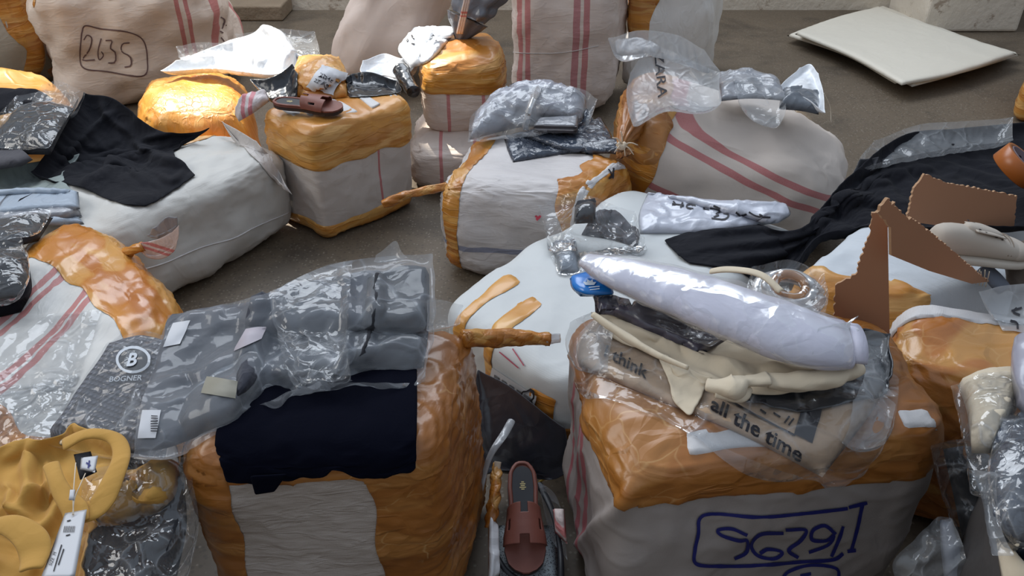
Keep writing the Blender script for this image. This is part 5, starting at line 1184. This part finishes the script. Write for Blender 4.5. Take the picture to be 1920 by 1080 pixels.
sheet('plastic_bag', [[(468, 148, .47), (510, 140, .49), (548, 118, .52)], [(485, 165, .46), (520, 155, .48), (560, 140, .49)], [(505, 182, .45), (530, 182, .46), (556, 178, .46)]], BLKP, None, K5+tk(B4)+['parc'], .008, .14, 24, seed=99, thick=.003, amp=.01, label='crumpled black plastic left of the small taped parcel', cat='bag')
sheet('plastic_bag', [[(648, 140, .47), (690, 132, .49), (745, 150, .46)], [(650, 160, .46), (700, 158, .47), (752, 165, .45)], [(655, 182, .45), (700, 180, .45), (745, 175, .45)]], BLKP, None, K5+['parc'], .008, .14, 24, seed=100, thick=.003, amp=.01, label='crumpled black plastic right of the small taped parcel', cat='bag')
# tails between the square bale and the long bale
tailm = mat_sack('sack tail', C(206, 196, 196), [(X_, .01, .006, C(196, 84, 100)), (X_, -.015, .006, C(196, 84, 100))], wr=(2, 2, 2), wamp=.8)
pad('sack_tail', [[(440, 215, .42), (462, 185, .46), (500, 172, .47)], [(448, 228, .40), (475, 212, .43), (505, 190, .45)]], tailm, B5.root, (), .025, .007, .3, .006, .008, 101, key='tail5', lf=20, label='pink and white twisted sack tail')
sheet('sack_tail', [[(415, 226, .40), (445, 240, .40), (480, 262, .38)], [(430, 245, .38), (475, 275, .37), (510, 300, .33)], [(470, 290, .34), (510, 325, .30), (548, 365, .22)]], mat_sack('sack tail grey', C(196, 190, 186), wr=(3, 3, 1), wamp=.8), B13.root, tk(B13), .010, .08, 20, seed=102, thick=.003, amp=.006, label='loose gathered sack cloth')

# === round sunny bale: white plastic
K4 = tk(B4)
sheet('plastic_bag', [[(330, 112, .46), (400, 84, .50), (470, 62, .53), (500, 44, .58), (545, 88, .50), (640, 128, .46)],
                      [(315, 122, .45), (400, 104, .48), (470, 92, .52), (515, 82, .54), (560, 110, .49), (640, 140, .45)],
                      [(300, 132, .44), (390, 126, .45), (450, 132, .46), (510, 138, .47), (560, 130, .47), (600, 140, .46)]], WHITEP, None, K4, .011, .07, 30, seed=103, thick=.003, amp=.012, ridges=[([(500, 46), (520, 90), (545, 128)], .05, 16), ([(420, 78), (455, 100), (500, 125)], .03, 14), ([(350, 110), (400, 112), (440, 128)], .02, 10), ([(550, 95), (590, 120), (630, 135)], .025, 10)], key='wplast', label='big crumpled white plastic bag in bright sun on the round orange bale', cat='bag')
sheet('film_bag', [[(330, 86, .50), (370, 76, .52), (420, 78, .52)], [(335, 108, .48), (370, 100, .49), (415, 95, .50)]], FILM_H, None, (), .009, .12, 14, seed=104, label='grey clear bag peeking out behind the white plastic, left side', cat='bag')
sheet('film_bag', [[(440, 62, .50), (520, 52, .50), (590, 58, .48)], [(450, 80, .48), (530, 75, .48), (598, 85, .46)], [(480, 98, .46), (550, 100, .46), (600, 100, .44)]], FILM_H, None, (), .010, .12, 14, seed=105, label='grey clear bag behind the white plastic at the wall', cat='bag')
sheet('plastic_bag', [[(680, 112, .44), (720, 98, .46), (760, 105, .46), (800, 70, .48)], [(675, 130, .42), (710, 122, .45), (750, 128, .45), (790, 100, .46)], [(690, 140, .41), (720, 138, .42), (755, 142, .42), (780, 120, .43)]], WHITEP, None, (), .008, .10, 20, seed=106, thick=.003, amp=.010, label='white and pink crumpled wrapper between the square bale and the round sack', cat='bag')
pad('plastic_bag', [[(775, 58, .50), (820, 50, .53), (862, 54, .55)], [(745, 92, .47), (800, 88, .51), (840, 78, .53)], [(770, 128, .45), (800, 118, .48), (822, 100, .50)]], WHITEP, None, tk(B7), .02, .009, .3, .008, .010, 107, key='wp2', label='bright white plastic lump on the left shoulder of the round sack', cat='bag')
strokes('lettering', [[(766, 70), (764, 78)], [(772, 66), (776, 74)], [(772, 82), (778, 84)]], 3, INK, ['wp2'], [o for o in COL.objects if o.get('label', '').startswith('bright white plastic lump')][0], .003)
tube('tube_roll', [W(752, 132, .44), W(762, 150, .42), W(775, 172, .40)], [.035, .03, .026], BLKP, None, lump=.2, label='dark rolled plastic behind the right corner of the square bale', cat='bag').name = 'plastic_bag'
rnk = thing('plastic_bag', 'grey tied plastic bag rising from the neck of the round sack', 'bag', tuple(W(865, 50, .55)))
h7 = hit(862, 74, bvh(tk(B7)), 0)[0]
tube('bag_neck', [h7+Vector((0, .02, -.01)), WY(880, 25, h7.y+.04), WY(905, -25, h7.y+.08)], [.02, .10, .14], mat_plastic('grey translucent plastic', C(100, 102, 110), .25, 12, .7), rnk, seg=40, ridges=7, ramp_=.10, lump=.12, flat=.6)
for k in range(3):
    tube('red_strand', [WY(858+4*k, 62, h7.y-.01), WY(866+4*k, 25, h7.y-.06), WY(876+4*k, -20, h7.y-.09)], [.006, .004], RIBR, rnk, seg=8, n=12)
# crumpled dark rag by the low cream sack
pad('rag', [[(768, 296, .05), (800, 292, .05)], [(772, 318, .02), (806, 330, .02)]], mat_cloth('speckled rag', C(120, 114, 108), .9, 60, 1.), None, (), .02, .006, .3, .008, .008, 109, label='small grey speckled rag on the floor beside the low cream sack', cat='rag')

# === folded sacks on the floor, back right
SK = mat_sack('folded white sacks', C(216, 210, 196), wr=(1, 1, 1), wamp=.3, dirt=.08, weave=.3)
for k in range(5):
    j = [(0, 0), (6, 2), (-3, 1), (5, -1), (0, 0)][k]; e = k*.0205
    g = [[(1490+j[0]*5, 64+j[1]*3, .004+e), (1560+j[0], 36+j[1], .004+e), (1648+j[0], 14-j[1], .004+e)], [(1590+j[0], 105+j[1], .004+e), (1680, 70, .004+e), (1770+j[0], 59, .004+e)], [(1690+j[0]*4, 160-j[1]*3, .004+e), (1800, 138, .004+e), (1908-j[0]*2, 102+j[1], .004+e)]]
    pad('folded_sack', g, SK, None, (), .014, .025, .012, .0015, .002, 110+k, key='fs%d' % k, attrs=True, lf=6,
        label=['lowest folded white sack of the stack on the floor', 'second lowest folded white sack of the floor stack', 'middle folded white sack of the floor stack', 'second highest folded white sack of the floor stack', 'topmost folded white sack of the floor stack'][k], cat='sack', group='folded white sacks stacked on the floor')

# === between the front bales
DARKB = mat_plastic('dark grey plastic bag', C(52, 54, 62), .22, 8, .7)
sheet('plastic_bag', [[(895, 690, .26), (960, 720, .24), (1060, 800, .20)], [(880, 760, .20), (960, 790, .18), (1070, 850, .12)], [(870, 830, .14), (950, 840, .12), (1065, 880, .08)], [(880, 900, .10), (940, 880, .09), (1040, 890, .05)]], DARKB, None, (), .010, .06, 26, seed=121, thick=.002, amp=.012, key='dkb', label='dark grey glossy plastic bag behind the sandal between the front bales', cat='bag')
band('bag_rim', [W(960, 790, .21), W(935, 830, .20), W(915, 870, .17), W(900, 920, .12)], .016, FILM_M, None, .002, seed=7)
o = bpy.data.objects['bag_rim']; o.name = 'plastic_strip'; setp(o, 'pale shiny plastic strip curving down beside the orange end of the left bale', 'strip')
tube('twisted_cord', [W(932, 870, .16), W(930, 905, .15), W(925, 950, .13), W(918, 990, .10)], [.008, .012, .012, .013, .010], TWIST, None, seg=16, ridges=3, twist=5, ramp_=.18, lump=.3, key='cordk', label='twisted stub of brown tape cord left of the floor sandal', cat='cord')
tube('cord_fray', [W(934, 866, .17), W(932, 880, .16)], [.008, .006], STRING, None, seg=10, lump=.5, n=8, label='frayed pale end of the twisted tape cord', cat='cord')
STRAP = mat_plain('black strap', C(26, 28, 34), .5)
band('strap', [W(1010, 905, .09), W(1035, 960, .08), W(1050, 1030, .06), W(1052, 1100, .05)], .014, STRAP, None, .003, seed=8)
o = [x for x in COL.objects if x.name.startswith('strap') and 'label' not in x and not x.parent][0]; setp(o, 'black strap right of the floor sandal', 'strap')
band('strap', [W(930, 1045, .05), W(950, 1072, .045), W(990, 1092, .04), W(1030, 1098, .04)], .014, STRAP, None, .003, seed=9)
o = [x for x in COL.objects if x.name.startswith('strap') and 'label' not in x and not x.parent][0]; setp(o, 'black strap curving below the floor sandal', 'strap')
sheet('film_bag', [[(1008, 900, .11), (1040, 920, .10), (1056, 960, .08)], [(1020, 960, .09), (1045, 975, .08), (1060, 1000, .07)], [(1035, 1010, .07), (1052, 1030, .06), (1064, 1050, .06)]], FILM_H, None, (), .007, .08, 14, seed=122, label='clear plastic strip right of the floor sandal', cat='bag')
pad('rag', [[(1036, 955, .09), (1058, 955, .09)], [(1040, 1000, .07), (1064, 1020, .07)]], RIBR, None, (), .015, .005, .3, .005, .005, 123, label='pink and white sack scrap beside the front right bale', cat='rag')
t = NT('speckled board'); v = t.vec(); vo = t.n('ShaderNodeTexVoronoi', {'Vector': v, 'Scale': 260.})
SPK = t.done(principled(t, t.mix(t.ramp(vo.outputs['Distance'], [(.2, 1.), (.45, 0.)]), C(150, 160, 166), C(40, 44, 48)), .5))
pad('floor_piece', [[(925, 985, .03), (1045, 985, .03)], [(925, 1100, .02), (1050, 1100, .02)]], SPK, None, (), .006, .02, .05, .001, 0, 124, label='pale speckled flat stone slab under the toe of the floor sandal', cat='slab').name = 'stone_slab'
pad('plastic_bag', [[(915, 965, .12), (935, 985, .10)], [(915, 1090, .06), (938, 1080, .05)]], WHITEP, None, (), .02, .007, .3, .006, .006, 125, label='thin white crumpled plastic along the orange end of the front left bale', cat='bag')
tube('straw', [W(1008, 906, .03), W(1032, 890, .03)], [.003], mat_plain('yellow straw', C(190, 160, 70), .7), None, seg=6, n=6, label='short yellow straw piece on the floor behind the sandal', cat='straw')

# === bottom right corner
K23 = tk(B23)
rz = thing('garment_package', 'clear film bag with a black quilted garment standing in the bottom right corner', 'package', tuple(W(1830, 950, .40)))
pad('folded_garment', [[WY(1768, 842, 1.02), WY(1815, 836, 1.04), WY(1850, 850, 1.05)], [WY(1790, 940, .99), WY(1830, 940, 1.0), WY(1870, 940, 1.0)], [WY(1815, 1060, .95), WY(1860, 1060, .95), WY(1910, 1060, .96)], [WY(1840, 1140, .92), WY(1890, 1140, .92), WY(1940, 1140, .92)]], DGREY, rz, (), .03, .009, .25, .010, .010, 131, key='bz', up=np.array([-.2, -.7, .65]))
sheet('film', [[WY(1745, 835, .98), WY(1800, 822, 1.0), WY(1860, 830, 1.0)], [WY(1758, 900, .94), WY(1815, 900, .95), WY(1875, 900, .96)], [WY(1785, 980, .90), WY(1840, 980, .90), WY(1900, 980, .91)], [WY(1830, 1110, .87), WY(1880, 1110, .87), WY(1950, 1110, .88)]], FILM_S, rz, ['bz'], .009, .14, 24, seed=132, amp=.008, grav=.0003)
rw_ = thing('garment_package', 'cream garment in clear film at the right edge, narrowing downwards', 'package', tuple(W(1860, 780, .55)))
pad('folded_garment', [[(1795, 722, .56), (1850, 705, .57), (1940, 708, .58)], [(1812, 770, .57), (1855, 765, .585), (1905, 770, .59)], [(1822, 850, .57), (1840, 850, .58), (1858, 850, .585)]], CREAM, rw_, K23, .03, .008, .25, .005, .006, 133, key='cz')
pad('folded_garment', [[(1868, 1010, .58), (1890, 1010, .58)], [(1872, 1050, .57), (1915, 1050, .575)], [(1880, 1110, .56), (1960, 1100, .56)]], CREAM, rw_, K23, .02, .008, .3, .005, .006, 134, key='cz2')
sheet('film_twist', [[(1822, 880, .61), (1850, 878, .62), (1870, 885, .615)], [(1842, 930, .60), (1858, 930, .61), (1872, 930, .605)], [(1850, 980, .595), (1864, 980, .60), (1880, 985, .595)], [(1862, 1040, .58), (1882, 1040, .59), (1902, 1040, .585)]], FILM_H, rw_, (), .007, .10, 20, seed=141, amp=.006)
sheet('film', [[(1783, 722, .60), (1850, 698, .615), (1950, 700, .62)], [(1800, 780, .605), (1860, 770, .63), (1940, 775, .64)], [(1815, 860, .60), (1855, 860, .625), (1905, 860, .63)], [(1820, 920, .60), (1860, 920, .615), (1885, 925, .61)]], FILM_S, rw_, ['cz'], .008, .10, 24, seed=135, amp=.008)
r, kx = package('garment_package', 'shiny dark blue-black film-wrapped garment at the right edge', 'package', [[(1880, 790, .61), (1920, 770, .62), (1990, 760, .62)], [(1855, 860, .61), (1910, 850, .63), (1990, 850, .63)], [(1850, 960, .60), (1900, 960, .62), (1990, 960, .62)], [(1890, 1040, .59), (1930, 1050, .60), (1990, 1060, .60)]], SHINY, FILM_S, K23+['cz'], .03, seed=136, slack=.14, lump=.012)
pad('garment_package', [[(1898, 650, .62), (1930, 632, .63), (1990, 630, .63)], [(1895, 700, .62), (1930, 700, .64), (1990, 700, .64)], [(1905, 762, .62), (1930, 780, .62), (1990, 780, .62)]], mat_plastic('lilac grey wrap', C(156, 156, 170), .35, 8, .4), None, (), .03, .008, .3, .004, .004, 137, label='smooth lilac-grey wrapped pack at the right edge above the shiny dark pack', cat='package')
rv = thing('film_bag', 'clear and bluish white plastic bag in front of the black quilted garment', 'bag', tuple(W(1760, 1030, .35)))
sheet('bag_body', [[WY(1756, 970, .93), WY(1765, 968, .93), WY(1785, 972, .93)], [WY(1715, 1010, .89), WY(1760, 1010, .88), WY(1802, 1010, .88)], [WY(1675, 1056, .86), WY(1740, 1060, .85), WY(1815, 1060, .85)], [WY(1690, 1110, .84), WY(1750, 1120, .83), WY(1830, 1120, .83)]], FILM_H, rv, (), .009, .12, 20, seed=138, amp=.01, grav=.0003)
pad('white_liner', [[WY(1762, 975, .95), WY(1785, 972, .95)], [WY(1765, 1040, .91), WY(1806, 1030, .91)], [WY(1775, 1120, .87), WY(1835, 1110, .87)]], mat_plastic('bluish white plastic', C(176, 184, 200), .3, 8, .4), rv, (), .012, .009, .3, .004, .004, 139, up=np.array([0, -.7, .7]))
